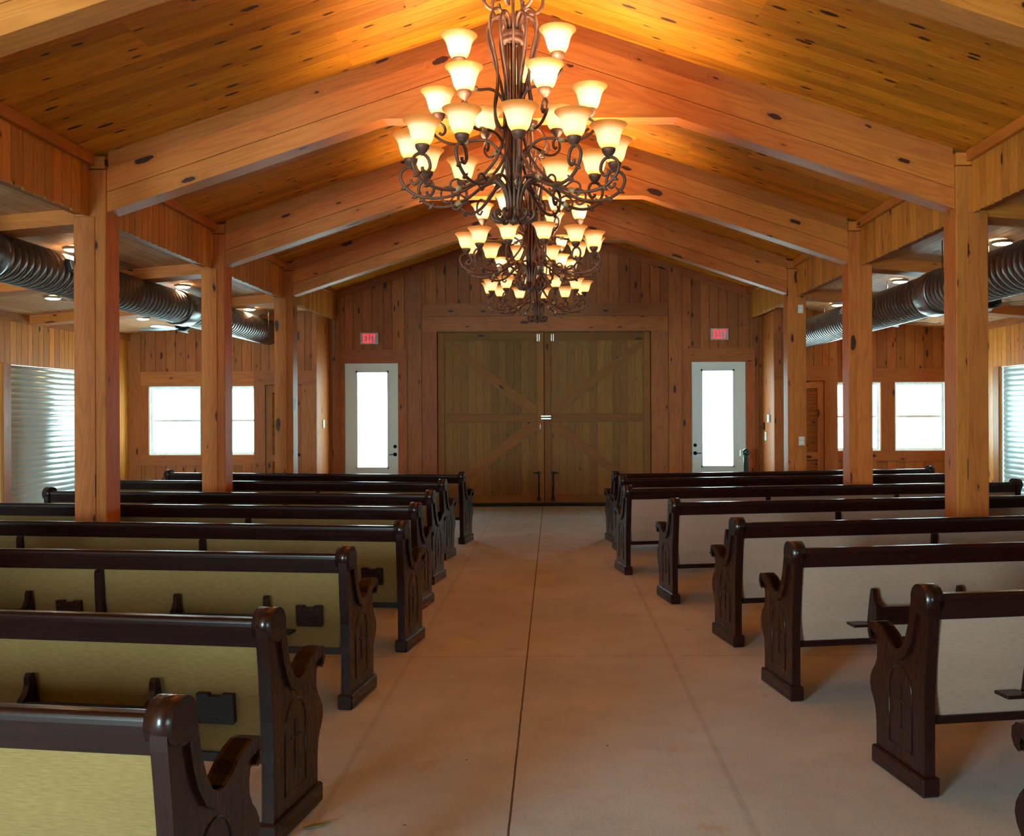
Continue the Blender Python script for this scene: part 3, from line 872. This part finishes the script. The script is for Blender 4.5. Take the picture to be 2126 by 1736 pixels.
# small wall devices
def plate(name, lo, hi, lab, cat, mat=None, detail=None):
    mb = MB(); mb.box(lo, hi, bev=.002); o = mb.build(name, mat or M_switch)
    tag(o, lab, cat); return o
sx = CR[0]
def side_dev(name, yc, zc_, wy, hz, th, lab, cat, mat=None):
    return plate(name, (sx - th, yc - wy / 2, zc_ - hz / 2), (sx - .001, yc + wy / 2, zc_ + hz / 2), lab, cat, mat)
side_dev('thermostat', 16.45, 1.55, .14, .13, .03, 'white thermostat box on the pale closet side near the right door', 'thermostat')
side_dev('key_switch', 16.85, 1.41, .08, .13, .02, 'small dark switch below the thermostat by the right door', 'switch', M_black)
side_dev('light_switch', 16.72, 1.24, .14, .15, .015, 'white switch plate, lowest device beside the right door', 'switch')
plate('light_switch', (CL[1] + .001, 16.5, 1.42), (CL[1] + .015, 16.62, 1.56), 'white switch plate on the pale closet side left of the left door', 'switch')
py = POSTS[4] - PW / 2 - .012
def post_dev(name, px_, pyx, w_, h_, lab, cat):
    s = py / 2000.0; X = (px_ - 1148) * s; Z = 1.68 + (853 - pyx) * s
    e = empty(name, (X, py - .001, Z)); tag(e, lab, cat)
    mb = MB(); mb.box((-w_ / 2, -.008, -h_ / 2), (w_ / 2, 0, h_ / 2), bev=.003); mb.build('cover_plate', M_switch, e)
    mb = MB()
    for dz in (-.03, .022): mb.box((-.016, -.011, dz), (.016, -.0085, dz + .012) if 0 else (.016, -.0085, dz + .024), bev=.001)
    mb.build('socket', M_vinyl, e)
post_dev('alarm_box', 1663, 642, .075, .12, 'cream box high on the farthest right post', 'wall box')
post_dev('power_outlet', 1664, 916, .085, .125, 'white outlet plate low on the farthest right post', 'outlet')

# dark green stand by the right exit door
e = empty('green_stand', (3.235, 16.15, 0)); tag(e, 'dark green post with a rounded head standing before the right white door', 'stand')
mb = MB(); mb.lathe([(0, 0), (.13, 0), (.13, .02), (.05, .035), (.042, .05), (.042, .90), (.05, .92)], 20); mb.build('stand_column', M_green, e)
mb = MB(); mb.lathe([(.0, -.03), (.055, -.03), (.062, -.015), (.062, .015), (.055, .03), (0, .03)], 20, (0, 0, .985), 'y'); mb.build('stand_head', M_green, e)
mb = MB(); mb.box((-.10, -.03, .92), (-.055, .03, 1.02), bev=.006); mb.build('stand_box', M_switch, e)

# ------------------------------------------------------------------ roller doors
def roller(x, sg, y0, y1, lab, k):
    mb = MB(); z = .02; pitch = .083; prof = []
    xc = x + sg * .055
    m_ = int((HEAD - .0) / pitch * 6)
    for i in range(m_ + 1):
        zz = .0 + i * pitch / 6
        prof.append((xc - sg * (-.010, -.001, .002, .003, .002, -.001)[i % 6], zz))
    n0 = 0
    ya, yb = y0 + .012, y1 - .012
    for px_, zz in prof: mb.v += [Vector((px_, ya, zz)), Vector((px_, yb, zz))]
    for i in range(len(prof) - 1):
        a = 2 * i
        f = (a, a + 1, a + 3, a + 2) if sg < 0 else (a, a + 2, a + 3, a + 1)
        mb.face(f, [(0, 0), (1, 0), (1, 1), (0, 1)], .5, True)
    o = mb.build('door_%d' % k, M_corr); o['kind'] = 'structure'
    sol = o.modifiers.new('thickness', 'SOLIDIFY'); sol.thickness = .002
    mb = MB()
    for yj in (y0, y1):
        s2 = 1 if yj == y0 else -1
        ya_, yb_ = sorted((yj - s2 * .0, yj + s2 * .006)); xa, xb = sorted((x + sg * .03, x + sg * .12))
        mb.box((xa, ya_, 0), (xb, yb_, HEAD))
    mb.build('door_track', M_corr, o)
k = 7
for (y0, y1) in LD[:3]: roller(XL, -1, y0, y1, '', k); k += 1
for (y0, y1) in RD[:3]: roller(XR, 1, y0, y1, '', k); k += 1
mb = MB()
for (y0, y1) in LD:
    mb.box((XL + .001, y1, 0), (XL + .02, y1 + .09, HEAD), g=2); mb.box((XL + .001, y0 - .09, 0), (XL + .02, y0, HEAD), g=2)
struct('trim_18', mb, M_trim)
mb = MB()
for (y0, y1) in RD:
    mb.box((XR - .02, y1, 0), (XR - .001, y1 + .16, HEAD), g=2); mb.box((XR - .02, y0 - .09, 0), (XR - .001, y0, HEAD), g=2)
struct('trim_19', mb, M_trim)
for x, sg, d in ((XL, -1, LD[3]), (XR, 1, RD[3])):
    mb = MB(); xa, xb = sorted((x + sg * .05, x + sg * .08)); mb.box((xa, d[0], 0), (xb, d[1], HEAD)); o = mb.build('door_%d' % k, M_corr); o['kind'] = 'structure'; k += 1

# ------------------------------------------------------------------ ducts
def duct(X0, Z0, r, y0, y1, collars, regs, side):
    e = empty('air_duct', (X0, y0, Z0)); tag(e, 'long round spiral metal air duct hanging along the %s aisle' % side, 'air duct', 'spiral air ducts')
    L = y1 - y0; prof = []; y = 0.0; pitch = .105
    while y < L:
        prof += [(r, y), (r, y + pitch - .022), (r + .0018, y + pitch - .014), (r + .0018, y + pitch - .008), (r, y + pitch)]
        y += pitch
    prof = [p for p in prof if p[1] <= L] + [(r, L)]
    mb = MB(); mb.lathe(prof, 40, (0, 0, 0), 'y'); mb.build('spiral_duct', M_duct, e)
    for c in collars:
        c -= y0; w_ = .34
        mb = MB(); mb.lathe([(r + .001, c - w_ / 2), (r + .016, c - w_ / 2 + .004), (r + .02, c - w_ / 2 + .03), (r + .02, c + w_ / 2 - .03), (r + .016, c + w_ / 2 - .004), (r + .001, c + w_ / 2)], 40, (0, 0, 0), 'y'); mb.build('duct_collar', M_collar, e)
    for (yc, th) in regs:
        g = MB(); c = yc - y0
        Mx = Matrix.Rotation(th, 4, 'Y')
        g.box((-.06, c - .16, r - .012), (.06, c + .16, r + .02), M=Mx, bev=.004); rg = g.build('vent_register', M_collar, e)
        g = MB()
        g.box((-.04, c - .13, r + .021), (.04, c + .13, r + .026), M=Mx); g.build('register_face', M_switch, rg)
    # hanger straps
    y = y0 + 1.2
    while y < y1:
        mb = MB(); zz = za(X0) - Z0
        for s in (-1, 1):
            mb.box((s * (r + .004) - .0015, y - y0 - .012, 0), (s * (r + .004) + .0015, y - y0 + .012, zz))
        mb.build('hanger_strap', M_collar, e); y += 2.9
duct(-4.75, 3.025, .205, YF + .01, YC - .002, [4.6, 7.9, 10.62 - .9 + .15, 12.3], [(13.1, math.radians(62)), (9.2, math.radians(75))], 'left')
duct(4.12, 2.93, .225, YF + .01, YC - .002, [5.6, 10.25], [(12.9, math.radians(-62))], 'right')

# ------------------------------------------------------------------ ceiling lights
LR = ['nearest', 'middle', 'farthest']
def disk(x, y, lab, grp):
    e = empty('disk_ceiling_light', (x, y, za(x))); tag(e, lab, 'ceiling light', grp)
    mb = MB(); mb.lathe([(.088, -.03), (.098, -.028), (.104, -.01), (.104, .0)][::1], 28); mb.build('light_rim', M_trimring, e)
    mb = MB(); mb.lathe([(0.001, -.046), (.03, -.045), (.06, -.040), (.082, -.033), (.088, -.028)], 28); mb.build('light_lens', M_disk, e)
for i, y in enumerate((9.5, 12.3, 15.0)):
    disk(-4.72, y, 'small round lit ceiling light, %s of the inner row over the left duct' % LR[i], 'lights on the left aisle ceiling')
    disk(4.44, y, 'small round lit ceiling light, %s of the inner row over the right duct' % LR[i], 'lights on the right aisle ceiling')
    disk(-6.38, y, 'small round lit ceiling light, %s of the outer row by the left wall' % LR[i], 'lights on the left aisle ceiling')
    disk(5.95, y, 'small round lit ceiling light, %s of the outer row by the right wall' % LR[i], 'lights on the right aisle ceiling')
# ------------------------------------------------------------------ ceiling fans
def fan(x, y, rot, lab, zb=2.85):
    zt = za(x); e = empty('ceiling_fan', (x, y, zt), rot); dz = zt - zb - .30; tag(e, lab, 'ceiling fan', 'aisle ceiling fans')
    mb = MB(); mb.lathe([(0, 0), (.07, 0), (.06, -.04), (.02, -.05), (.014, -.06), (.014, -.18 - dz), (.05, -.19 - dz), (.11, -.22 - dz), (.115, -.29 - dz), (.07, -.33 - dz), (0, -.34 - dz)][::-1], 24); mb.build('fan_motor', M_black, e)
    for i in range(5):
        Mx = Matrix.Rotation(2 * PI * i / 5, 4, 'Z') @ Matrix.Translation((0, 0, -.30 - dz)) @ Matrix.Rotation(math.radians(12), 4, 'X')
        mb = MB(); poly = [(.20, -.05), (.45, -.065), (.60, -.062), (.655, -.03), (.66, 0), (.655, .03), (.60, .062), (.45, .065), (.20, .05)]
        mb.prism(poly, -.004, .004, 'xy'); 
        mb.box((.08, -.02, -.006), (.24, .02, -.0045))
        mb.v = [Mx @ v for v in mb.v]; mb.build('fan_blade', M_fan, e)
fan(4.98, 14.0, 0.0, 'dark ceiling fan, farther one in the right aisle beyond the duct', 2.95)
fan(4.89, 10.75, 0.0, 'dark ceiling fan, nearer one in the right aisle beyond the duct')
fan(-5.62, 14.62, math.radians(36), 'dark ceiling fan in the left aisle, mostly behind the duct', 2.96)

# ------------------------------------------------------------------ chandeliers
def arm_pts(prof, th):
    c, s = math.cos(th), math.sin(th)
    return [(r * c, r * s, z) for r, z in prof]
LOW = [(.08, 2.755), (.10, 2.768), (.122, 2.745), (.11, 2.708), (.075, 2.698), (.047, 2.725), (.036, 2.79), (.038, 2.86), (.062, 2.93), (.115, 2.965), (.19, 2.95), (.27, 2.905), (.35, 2.872), (.44, 2.862), (.525, 2.88), (.583, 2.925), (.604, 2.975), (.588, 3.012), (.55, 3.028), (.515, 3.008), (.504, 2.965), (.524, 2.937), (.545, 2.945), (.548, 2.96)]
MID = [(.03, 2.92), (.04, 3.03), (.075, 3.12), (.14, 3.18), (.22, 3.185), (.30, 3.168), (.37, 3.18), (.425, 3.215), (.437, 3.25), (.41, 3.282), (.38, 3.268), (.372, 3.24), (.388, 3.222), (.405, 3.232)]
TOPA = [(.03, 3.22), (.04, 3.33), (.075, 3.41), (.13, 3.44), (.19, 3.43), (.25, 3.435), (.31, 3.465), (.328, 3.497), (.305, 3.526), (.278, 3.512), (.272, 3.488), (.288, 3.474), (.302, 3.484)]
SCR = [(.03, 3.73), (.034, 3.79), (.055, 3.84), (.09, 3.845), (.13, 3.80), (.138, 3.73), (.11, 3.62), (.072, 3.50), (.052, 3.38), (.05, 3.24), (.075, 3.12), (.13, 3.03), (.21, 2.955), (.29, 2.915)]
SCR2 = [(.04, 3.725), (.044, 3.80), (.08, 3.87), (.125, 3.85), (.145, 3.77), (.12, 3.66), (.098, 3.55), (.10, 3.45), (.115, 3.36), (.105, 3.28), (.075, 3.235), (.05, 3.26), (.055, 3.285)]
CROWN = [(.018, 4.09), (.05, 4.11), (.11, 4.07), (.16, 3.99), (.165, 3.93), (.14, 3.885), (.10, 3.87), (.075, 3.885), (.08, 3.905)]
LEAFS = [(.105, 2.97), (.055, 2.90)]
def ladd(mb, prof, th, rad=.0085, n=7, m=4):
    prof = [(a, b + max(0, .045 * (2.86 - b) / .15)) for a, b in prof]
    mb.tube(spline(arm_pts(prof, th), m), rad, n)
def make_shade():
    pr = [(.026, .0), (.036, .005), (.047, .018), (.055, .036), (.061, .058), (.066, .078), (.074, .097), (.085, .112), (.0965, .122), (.0975, .125), (.096, .127), (.083, .1155), (.0715, .0995), (.0635, .079), (.0585, .058), (.0525, .037), (.0445, .0205), (.034, .0078), (.024, .0035)]
    mb = MB(); mb.lathe(pr, 24); return mb
def make_cup():
    mb = MB(); mb.lathe([(.0, -.052), (.008, -.05), (.011, -.042), (.016, -.036), (.024, -.03), (.026, -.024), (.031, -.02), (.035, -.010), (.037, -.001), (.036, .003), (.026, .003), (0, .002)], 18); return mb
bulb_data = bpy.data.lights.new('bulb', 'POINT'); bulb_data.energy = BULB_W; bulb_data.color = WARM; bulb_data.shadow_soft_size = .02
def make_chandelier(loc):
    e = empty('chandelier', loc)
    O = Matrix.Translation((0, 0, -loc[2]))
    def bl(mb, name, mat, parent=e):
        mb.v = [Vector((v.x, v.y, v.z - 4.13)) for v in mb.v]; return mb.build(name, mat, parent)
    # column
    mb = MB()
    for i in range(8):
        th = 2 * PI * i / 8 + .1
        mb.tube(spline([(.041 * math.cos(th), .041 * math.sin(th), 3.69), (.040 * math.cos(th), .040 * math.sin(th), 3.3), (.036 * math.cos(th), .036 * math.sin(th), 3.0), (.022 * math.cos(th), .022 * math.sin(th), 2.80)], 3), .009, 7)
    mb.tube([(0, 0, 2.74), (0, 0, 3.75)], .016, 8)
    bl(mb, 'column_rods', M_iron)
    mb = MB(); mb.lathe([(.02, 3.765), (.05, 3.765), (.056, 3.76), (.057, 3.735), (.052, 3.725), (.058, 3.72), (.058, 3.705), (.05, 3.70), (.02, 3.698)][::-1], 24); bl(mb, 'top_collar', M_iron)
    mb = MB(); mb.lathe([(.0, 2.725), (.02, 2.73), (.028, 2.74), (.034, 2.76), (.024, 2.79), (.03, 2.81), (.018, 2.84)], 16); bl(mb, 'bottom_finial', M_iron)
    mb = MB(); mb.tube([(0, 0, 3.75), (0, 0, 4.11)], .0095, 8); mb.lathe([(0, 4.115), (.055, 4.12), (.062, 4.14), (.062, 4.158)], 20); bl(mb, 'hanging_stem', M_iron)
    for i in range(6):
        th = 2 * PI * i / 6 + .26
        mb = MB(); ladd(mb, CROWN, th, .009); bl(mb, 'crown_scroll', M_iron)
    for i in range(6):
        th = 2 * PI * i / 6 + .05
        mb = MB(); ladd(mb, SCR, th, .008); s1 = bl(mb, 'long_scroll', M_iron)
        mb = MB(); mb.tube(arm_pts([(.235, 2.942), (.27, 2.924)], th), .014, 6, tint=.5); bl(mb, 'scroll_clip', M_clip, s1)
        mb = MB(); ladd(mb, SCR2, th + PI / 6, .0075); bl(mb, 'short_scroll', M_iron)
    sh0 = cu0 = None
    for (n_, prof, R0, zcup, off, nm) in ((12, LOW, .548, 3.068, math.radians(5), 'lower_arm'), (6, MID, .408, 3.332, math.radians(25), 'middle_arm'), (3, TOPA, .302, 3.577, math.radians(52), 'upper_arm')):
        for i in range(n_):
            a = off + 2 * PI * i / n_           # measured from the camera side, towards +x
            th = a - PI / 2
            mb = MB(); ladd(mb, prof, th, .0088 if n_ == 12 else .008)
            if n_ == 12:
                # small leaves wrapped at the outer bend
                for q, dz in ((14, 0), (15, 0)):
                    p = prof[q]
                    mb.tube(arm_pts([(p[0] - .03, p[1] + .012), (p[0], p[1] - .012), (p[0] + .018, p[1] - .02)], th), [.004, .012, .003], 6)
                # counter scroll under the arm
                mb.tube(spline(arm_pts([(.30, 2.90), (.345, 2.925), (.385, 2.905), (.385, 2.86), (.355, 2.84), (.33, 2.858)], th), 3), .006, 6)
            arm = bl(mb, nm, M_iron)
            if n_ == 12 and i % 2 == 0:
                mb = MB(); mb.tube(arm_pts([(.325, 2.882), (.36, 2.87)], th), .015, 6); bl(mb, 'arm_clip', M_clip, arm)
            if n_ != 12:
                mb = MB(); p = prof[4]; p2 = prof[5]
                mb.tube(arm_pts([((p[0] + p2[0]) / 2 - .017, (p[1] + p2[1]) / 2), ((p[0] + p2[0]) / 2 + .017, (p[1] + p2[1]) / 2)], th), .014, 6); bl(mb, 'arm_clip', M_clip, arm)
            pos = (R0 * math.cos(th), R0 * math.sin(th), zcup - 4.13)
            if sh0 is None:
                sh0 = make_shade().build('lamp_shade', M_shade); cu0 = make_cup().build('shade_cup', M_iron); s_, c_ = sh0, cu0
            else:
                s_ = sh0.copy(); c_ = cu0.copy(); COL.objects.link(s_); COL.objects.link(c_)
            s_.parent = arm; c_.parent = arm; s_.location = pos; c_.location = pos
            s_.rotation_euler = (0, 0, a); 
            b_ = bpy.data.objects.new('bulb', bulb_data); COL.objects.link(b_); b_.parent = arm; b_.location = (pos[0], pos[1], pos[2] + .046)
    return e
ch = make_chandelier((-.205, 5.18, 4.09))
tag(ch, 'scrolled iron chandelier with amber glass bells, the nearest and largest', 'chandelier', 'scrolled iron chandeliers')
c2 = copy_tree(ch); c2.location = (-.178, 8.13, 4.10); c2.rotation_euler = (0, 0, math.radians(7)); tag(c2, 'scrolled iron chandelier with amber glass bells, middle of the three', 'chandelier')
c3 = copy_tree(ch); c3.location = (-.178, 11.03, 4.10); c3.rotation_euler = (0, 0, math.radians(18)); tag(c3, 'scrolled iron chandelier hanging lowest in view, before the barn doors', 'chandelier')

# ------------------------------------------------------------------ pews
PROF = [(.045, .0), (.045, .36), (.040, .48), (.028, .60), (.016, .70), (.004, .79), (.0, .835), (.004, .872), (.02, .90), (.045, .917), (.072, .92), (.10, .908), (.122, .88), (.133, .84), (.142, .79), (.16, .72), (.185, .66), (.215, .615), (.25, .595), (.29, .595), (.33, .612), (.37, .64), (.42, .662), (.47, .672), (.51, .668), (.532, .648), (.535, .615), (.522, .588), (.50, .575), (.485, .585), (.472, .575), (.465, .545), (.468, .50), (.485, .465), (.512, .435), (.532, .40), (.538, .365), (.527, .33), (.505, .30), (.487, .265), (.478, .22), (.475, .17), (.475, 0)]
BAND_O = PROF[8:30]
def make_pew(sd, L, fab, pockets, braces, racks, ledge):
    """sd=-1: pew extends to -x from its aisle end. Local: x along pew (0 at aisle), y forward, z up"""
    e = empty('church_pew')
    X = lambda u: sd * u
    def bxx(mb, u0, u1, y0, y1, z0, z1, **k):
        a, b_ = sorted((X(u0), X(u1))); mb.box((a, y0, z0), (b_, y1, z1), **k)
    def px_(mb, poly, u0, u1, **k):
        a, b_ = sorted((X(u0), X(u1))); mb.prism(poly, a, b_, 'yz', **k)
    th = .062
    for endi, u0 in enumerate((0.0, L - th)):
        outer = u0 if endi == 0 else u0 + th
        dirn = -1 if endi == 0 else 1              # outward direction in u
        mb = MB(); px_(mb, PROF, u0 + .006, u0 + th - .006, ang=PI / 2)
        o = mb.build('end_panel', M_mahog, e)
        # thick moulding: cap, S curve and arm
        inn = []
        k = len(BAND_O)
        for i in range(k):
            p = Vector(BAND_O[i]); a = Vector(BAND_O[max(0, i - 1)]); b_ = Vector(BAND_O[min(k - 1, i + 1)])
            t = (b_ - a).normalized(); nrm = Vector((t.y, -t.x))
            wdt = .05 if i > 5 else .045
            inn.append(p + nrm * wdt)
        mb = MB()
        uo0, uo1 = u0 - .007, u0 + th + .007
        # strip as quads chain (keeps concave shape clean)
        for i in range(k - 1):
            quad = [tuple(BAND_O[i]), tuple(BAND_O[i + 1]), tuple(inn[i + 1]), tuple(inn[i])]
            px_(mb, quad, uo0, uo1, ang=PI / 2, tint=.5)
        cap = [(.062 + .0665 * math.cos(2 * PI * j / 20), .857 + .0665 * math.sin(2 * PI * j / 20)) for j in range(20)]
        px_(mb, cap, uo0 - .003, uo1 + .003, tint=.5, smooth=True)
        mb.build('arm_moulding', M_mahog, o)
        # shoe
        mb = MB(); bxx(mb, u0 - .012, u0 + th + .012, .03, .495, 0, .085, bev=.008); mb.build('end_shoe', M_mahog, o)
        # carved arch and cross
        uu = X(outer + dirn * -.0055)
        mb = MB(); pts = [(.15, .15), (.15, .40)] + [(.25 - .10 * math.cos(t), .40 + .115 * math.sin(t)) for t in [PI * j / 12 for j in range(1, 12)]] + [(.35, .40), (.35, .15)]
        mb.tube([(uu, a, b_) for a, b_ in pts] , .0042, 6, closed=True); mb.build('carved_arch', M_mahog, o)
        mb = MB()
        a, b_ = sorted((uu - .0035, uu + .0035)); mb.box((a, .243, .235), (b_, .257, .43), bev=.002); mb.box((a, .205, .355), (b_, .295, .368), bev=.002); mb.build('carved_cross', M_mahog, o)
    # top rail with a rounded cap, slightly leaned
    rail = [(.018, .775), (.005, .855)] + [(.021 - .016 * math.cos(t), .868 + .018 * math.sin(t)) for t in [PI / 2 * j / 6 for j in range(7)]] + [(.050 + .014 * math.sin(t), .872 + .014 * math.cos(t)) for t in [PI / 2 * j / 5 for j in range(6)]] + [(.062, .775)]
    mb = MB(); px_(mb, rail, th, L - th, ang=0, smooth=False); mb.build('top_rail', M_mahog, e)
    # upholstered back panel leaning
    pan = [(.026, .776), (.040, .60), (.062, .45), (.098, .335), (.118, .335), (.088, .45), (.066, .60), (.056, .776)]
    mb = MB(); px_(mb, pan, th + .001, L - th - .001, ang=0); mb.build('back_panel', fab, e)
    mb = MB(); px_(mb, [(.085, .30), (.085, .336), (.125, .336), (.125, .30)], th, L - th); mb.build('bottom_rail', M_mahog, e)
    mb = MB(); px_(mb, [(.07, .80), (.09, .60), (.13, .47), (.17, .46), (.14, .60), (.115, .77)], th + .002, L - th - .002); mb.build('back_cushion', fab, e)
    mb = MB(); px_(mb, [(.126, .36), (.126, .455), (.14, .465), (.44, .475), (.47, .46), (.475, .42), (.46, .39), (.14, .36)], th + .002, L - th - .002); mb.build('seat_cushion', fab, e)
    mb = MB(); px_(mb, [(.13, .325), (.13, .358), (.455, .385), (.455, .33)], th, L - th); mb.build('seat_board', M_mahog, e)
    for u in braces:
        mb = MB(); px_(mb, [(.0, .64), (-.004, .76), (.008, .774), (.022, .774), (.036, .60), (.058, .45), (.085, .35), (.085, .0), (.03, .0), (.03, .33), (.012, .48)], u - .022, u + .022, ang=PI / 2); mb.build('back_brace', M_mahog, e)
    for (a, b_) in racks:
        mb = MB(); px_(mb, [(-.045, .455), (-.045, .545), (-.030, .545), (-.030, .455)], a, b_, ang=0)
        px_(mb, [(-.045, .44), (-.045, .455), (.055, .455), (.068, .44)], a, b_, ang=0)
        rk = mb.build('book_rack', M_mahog, e)
        for u in (a, b_):
            mb = MB(); px_(mb, [(-.050, .435), (-.050, .55), (-.03, .565), (-.012, .60), (-.012, .63), (-.002, .645), (.014, .645), (.022, .63), (.036, .575), (.062, .445), (.066, .435)], u - .013, u + .013, ang=PI / 2); mb.build('rack_bracket', M_mahog, rk)
    for u in ledge:
        mb = MB(); bxx(mb, u - .05, u + .05, -.03, .068, .428, .444, bev=.003); mb.build('cup_ledge', M_mahog, e)
    for u in pockets:
        Mx = Matrix.Translation((X(u), .018, .53)) @ Matrix.Rotation(math.radians(7), 4, 'X')
        mb = MB(); poly = [(-.072, -.062), (.072, -.062), (.076, -.055), (.076, .058), (.03, .058), (.024, .048), (-.024, .048), (-.03, .058), (-.076, .058), (-.076, -.055)]
        mb.prism(poly, .002, .026, 'xz'); mb.v = [Mx @ v for v in mb.v]; pk = mb.build('card_pocket', M_mahog, e)
        mb = MB()
        for dx, dz in ((-.055, .035), (.055, .035), (0, -.045)): mb.lathe([(0, -.002), (.004, -.001), (.004, .003)], 8, (dx, 0, dz), 'y')
        mb.v = [Mx @ v for v in mb.v]; mb.build('screws', M_iron, pk)
    return e
TH = math.radians(9.3)
ARGL = dict(L=4.12, fab=M_olive, pockets=(.235, 1.70, 3.15), braces=(1.5, 2.95), racks=((.48, 1.02), (1.94, 2.50), (3.40, 3.90)), ledge=(.38,))
ARGR = dict(L=4.45, fab=M_taupe, pockets=(), braces=(1.53, 2.98), racks=((.49, 1.03), (1.94, 2.50), (3.40, 3.95)), ledge=(.40,))
pl = make_pew(-1, **ARGL); pr = make_pew(1, **ARGR)
LP = [(-1.008, 2.52, 8.6), (-1.09, 3.69, 8.8), (-1.155, 5.40, 7.2), (-1.045, 6.70, 8.6), (-1.14, 8.06, 8.0), (-1.175, 9.32, 8.3), (-1.235, 10.86, 9.0), (-1.145, 12.2, 9.8)]
RP = [(1.583, 2.62, 9.0), (1.605, 4.13, 8.8), (1.377, 5.52, 8.8), (1.29, 6.80, 9.8), (1.035, 8.34, 9.5), (.745, 9.85, 9.2), (.805, 11.36, 9.0), (.775, 12.2, 10.6)]
ON = ['first and nearest', 'second nearest', 'third nearest', 'fourth nearest', 'fifth nearest', 'sixth nearest', 'seventh nearest', 'farthest']
for i, (x, y, a) in enumerate(LP):
    o = pl if i == 0 else copy_tree(pl)
    o.location = (x, y, 0); o.rotation_euler = (0, 0, -math.radians(a))
    tag(o, 'dark wooden pew with olive fabric back, %s on the left of the aisle' % ON[i], 'pew', 'pews on the left of the aisle')
ON2 = ['only its curved end peeping in', 'nearest full end panel', 'second full end panel', 'third full end panel', 'fourth full end panel', 'fifth full end panel', 'next to last row', 'last row by the barn doors']
for i, (x, y, a) in enumerate(RP):
    o = pr if i == 0 else copy_tree(pr)
    o.location = (x, y, 0); o.rotation_euler = (0, 0, math.radians(a))
    tag(o, 'dark wooden pew with taupe back right of the aisle, %s' % ON2[i], 'pew', 'pews on the right of the aisle')

for chd in [c for c in pl.children if c.name.split('.')[0] in ('card_pocket', 'book_rack', 'cup_ledge')]:
    for g_ in list(chd.children): bpy.data.objects.remove(g_)
    bpy.data.objects.remove(chd)
# small green leaf scrap on the floor by the second left pew
mb = MB(); mb.v = [Vector(p) for p in ((-.05, -.01, .002), (-.02, -.02, .006), (.03, 0, .004), (.06, .03, .010), (.02, .02, .008), (-.02, .01, .006))]
mb.face((0, 1, 2, 3, 4, 5), [(0, 0)] * 6, .5); o = mb.build('dry_leaf', plain('withered_leaf', (.12, .11, .02), .8)); o.location = (-.97, 3.90, 0.001)
so = o.modifiers.new('t', 'SOLIDIFY'); so.thickness = .002; so.offset = 1
tag(o, 'small withered green leaf lying on the floor beside the second left pew', 'leaf')
